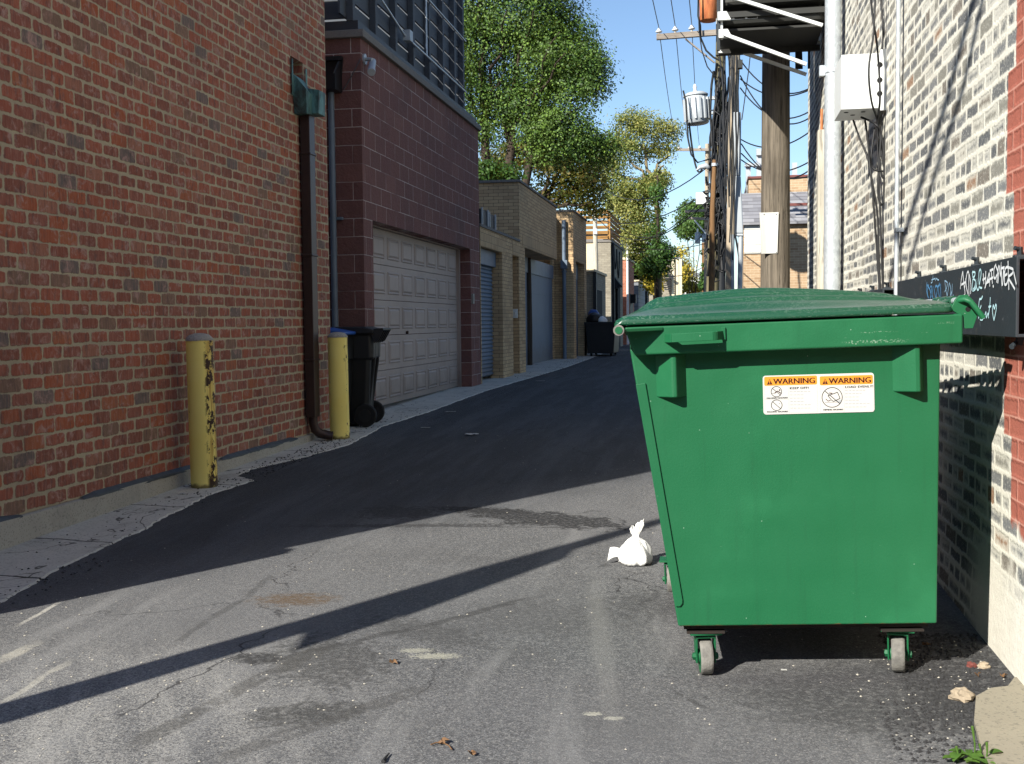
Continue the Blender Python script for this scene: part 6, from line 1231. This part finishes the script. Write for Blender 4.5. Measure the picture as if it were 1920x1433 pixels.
def leaf(px, py, s, label, seed, grp='dry leaves on the asphalt'):
    q = G(px, py); rnd = random.Random(seed); z = gz(q.y, q.x) + .004; b = MB(); a0 = rnd.uniform(0, 6); pts = []
    for k in range(11): a = a0 + 2 * math.pi * k / 11; r = s * (1 if k % 2 == 0 else .5) * rnd.uniform(.7, 1.1); pts.append((q.x + r * math.cos(a), q.y + r * math.sin(a), z + rnd.uniform(0, .016)))
    b.add([(q.x, q.y, z + .003)] + pts, [(0, 1 + k, 1 + (k + 1) % 11) for k in range(11)]); return tag(b.build('fallen_leaf', 'dryleaf', org=(q.x, q.y, z)), label, 'leaf', grp)
leaf(738, 1245, .022, 'curled brown leaf alone on the sunlit asphalt', 2); leaf(1735, 1213, .02, 'brown leaf in the dark shadow beside the right front caster', 3)
leaf(1880, 1272, .016, 'orange leaf at the foot of the white wall', 4); leaf(1832, 1270, .012, 'small red brown leaf lying in the black gravel near the wall', 5); leaf(885, 1418, .016, 'grey brown leaf at the bottom of the open asphalt', 6); leaf(830, 1396, .02, 'pale folded leaf near the curled twig', 7); leaf(1838, 1318, .012, 'thin brown leaf beside the broken stone', 8)
def rock(px, py, s, label, seed, mat='stone'):
    q = G(px, py); b = MB(); n, rows = 12, 8; vs = []
    for i in range(rows + 1):
        th = math.pi * i / rows
        for k in range(n): ph = 2 * math.pi * k / n; d = Vector((math.sin(th) * math.cos(ph), math.sin(th) * math.sin(ph), math.cos(th) * .6)); d *= s * (1 + .5 * mnoise.noise(d * 2.2 + Vector((seed, 0, 0)))); vs.append((q.x + d.x, q.y + d.y, gz(q.y, q.x) + max(d.z + s * .3, 0)))
    b.add(vs, [(i * n + k, i * n + (k + 1) % n, (i + 1) * n + (k + 1) % n, (i + 1) * n + k) for i in range(rows) for k in range(n)]); return tag(b.build('stone', mat, org=(q.x, q.y, gz(q.y, q.x))), label, 'stone', 'stones by the wall')
rock(1804, 1312, .038, 'broken tan stone on the black gravel beside the concrete pavement', 3); rock(1845, 1252, .022, 'smaller brown stone close to the foot of the white wall', 6); rock(1822, 1250, .018, 'reddish brick fragment in the gravel left of the smaller stone', 9, 'redtrim')
t = thing('twig', 'thin curled twig on the asphalt near the pale folded leaf', 'twig', tuple(G(825, 1402))); b = MB(); b.tube([G(x, y) + Vector((0, 0, .006)) for x, y in ((808, 1400), (818, 1396), (832, 1397), (842, 1402), (847, 1409))], .0022, 5); b.build('stem', 'dryleaf', t)
t = thing('twig', 'short black twig or strip at the bottom edge of the asphalt', 'twig', tuple(G(722, 1425))); b = MB(); b.tube([G(x, y) + Vector((0, 0, .006)) for x, y in ((718, 1432), (723, 1424), (730, 1416))], [.006, .004, .002], 6); b.build('stem', 'crumb', t)
# weed at the pavement edge
q = G(1825, 1428); t = thing('weed', 'bright green broad leaved weed with seed spikes at the pavement edge', 'plant', (q.x, q.y, .02)); wz = .035; b = MB(); rnd = random.Random(12)
for k in range(20):
    a = rnd.uniform(0, 6.28); L = rnd.uniform(.022, .05); bx_, by_ = q.x + rnd.uniform(-.065, .045), q.y + rnd.uniform(-.05, .02); dx, dy = math.cos(a), math.sin(a); w = L * .32; el = rnd.uniform(.4, 1.3)
    vs = []
    for i in range(6):
        u = i / 5; hw = w * math.sin(math.pi * (u * .9 + .06)); x = bx_ + dx * L * u; y = by_ + dy * L * u; z = wz + L * el * (u - u * u * .8)
        vs += [(x - dy * hw, y + dx * hw, z + .004), (x, y, z), (x + dy * hw, y - dx * hw, z + .004)]
    b.add(vs, [(i * 3 + j, i * 3 + j + 1, i * 3 + j + 4, i * 3 + j + 3) for i in range(5) for j in (0, 1)], 0, True)
b.build('leaves', 'weed', t, recalc=False)
for (x0, y0), (x1, y1) in (((1828, 1425), (1823, 1362)), ((1796, 1430), (1793, 1400)), ((1848, 1430), (1850, 1392)), ((1838, 1420), (1836, 1395))):
    a = G(x0, y0); e = P(x1, y1, Y=a.y); b = MB(); b.tube([a, a.lerp(e, .5) + Vector((.003, 0, 0)), e], [.002, .0025, .004], 6); b.build('seed_spike', 'weed', t)
# loose grit
def grit(name, mat, spots, seed, s0, s1):
    rnd = random.Random(seed); b = MB()
    for (x0, x1, y0, y1, n, zo) in spots:
        for _ in range(n):
            x, y = rnd.uniform(x0, x1), rnd.uniform(y0, y1); s_ = rnd.uniform(s0, s1); z = gz(y, x) + zo; vs = []
            for d in ((1, 0, 0), (-1, 0, 0), (0, 1, 0), (0, -1, 0), (0, 0, 1), (0, 0, -.2)): k = s_ * rnd.uniform(.6, 1.2); vs.append((x + d[0] * k, y + d[1] * k, z + d[2] * k * .7 + .001))
            b.add(vs, [(0, 2, 4), (2, 1, 4), (1, 3, 4), (3, 0, 4), (2, 0, 5), (1, 2, 5), (3, 1, 5), (0, 3, 5)])
    return tag(b.build(name, mat, recalc=False), kind='stuff')
ed = [(-3.40, 5.9, 6.7), (-3.5, 6.7, 7.3), (-3.55, 7.3, 8.3), (-3.62, 8.2, 9.0), (-3.45, 9.0, 9.9), (-3.42, 9.9, 11)]
grit('gravel', 'crumb', [(-3.75, -3.4, 5.0, 8, 60, .008), (-3.72, -3.42, 7.2, 8.3, 90, .008), (-3.75, -3.45, 8.2, 10.4, 330, .008), (-3.8, -3.4, 10.4, 14, 60, .008), (-3.9, -3.3, 20, 33, 260, .008), (.62, .98, 3.55, 4.5, 900, 0), (.5, .85, 3.2, 3.7, 350, 0), (-3.3, -3.1, 4.4, 5.4, 60, .006)], 5, .004, .012)
grit('pale_gravel', 'chips', [(-3.2, .7, 2.9, 5.5, 260, 0), (-3, 0, 5.5, 12, 90, 0), (.45, .95, 3.3, 4.4, 120, 0), (-2.9, -1.4, 2.9, 3.9, 160, 0)], 6, .0018, .006)
# street pole behind the camera on the left: it throws the long shadow across the alley
f0 = G(300, 1235); az = Vector((math.sin(SUN_AZ), math.cos(SUN_AZ), 0)); base = Vector((f0.x, f0.y, 0)) - az * ((f0.x + 3.55) / az.x); rr = Vector((az.y, -az.x, 0))
t = thing('street_pole', 'leaning wooden street pole with flat plates throwing the long shadow over the asphalt', 'pole', (base.x, base.y, 0))
pz = [(-.1, .26, .11), (1.4, .15, .098), (2.2, .045, .085), (3.0, -.035, .07), (4.0, -.07, .055), (6.5, -.14, .045)]
b = MB(); b.tube([base + rr * p + Vector((0, 0, z)) for z, p, r in pz], [r for z, p, r in pz], 14); b.build('pole', 'pole', t)
for poly in (((.305, 2.09), (.06, 2.25), (-.02, 2.6), (.10, 2.63), (.245, 2.44)), ((.262, 2.46), (.07, 2.64), (-.06, 2.7), (-.1, 3.42), (.0, 3.46), (.105, 3.31), (.195, 2.83))):
    b = MB(); vs = [base + rr * p + az * d + Vector((0, 0, z)) for d in (-.02, .02) for p, z in poly]; n = len(poly)
    b.add(vs, [tuple(range(n))[::-1], tuple(range(n, 2 * n))] + [(k, (k + 1) % n, n + (k + 1) % n, n + k) for k in range(n)]); b.build('plate', 'channel', t)

t = thing('added_row_building', 'plain brown brick building added unseen across the street to cut sky light', 'building', (0, -15, 0)); b = MB(); b.box(-26, 22, -24, -15, 0, 8.0); b.build('wall', 'far_red', t)  # unseen building added to cut sky light and reflections on the dumpster
b = MB(); b.box(-26.1, 22.1, -24.1, -14.9, 8.0, 8.3); b.build('cornice', 'coping', t)
for k in range(9):
    for z in (1.0, 4.6): b = MB(); b.box(-24 + k * 5.2, -22.6 + k * 5.2, -15.0, -14.96, z, z + 2.0); b.build('window', 'glass', t)
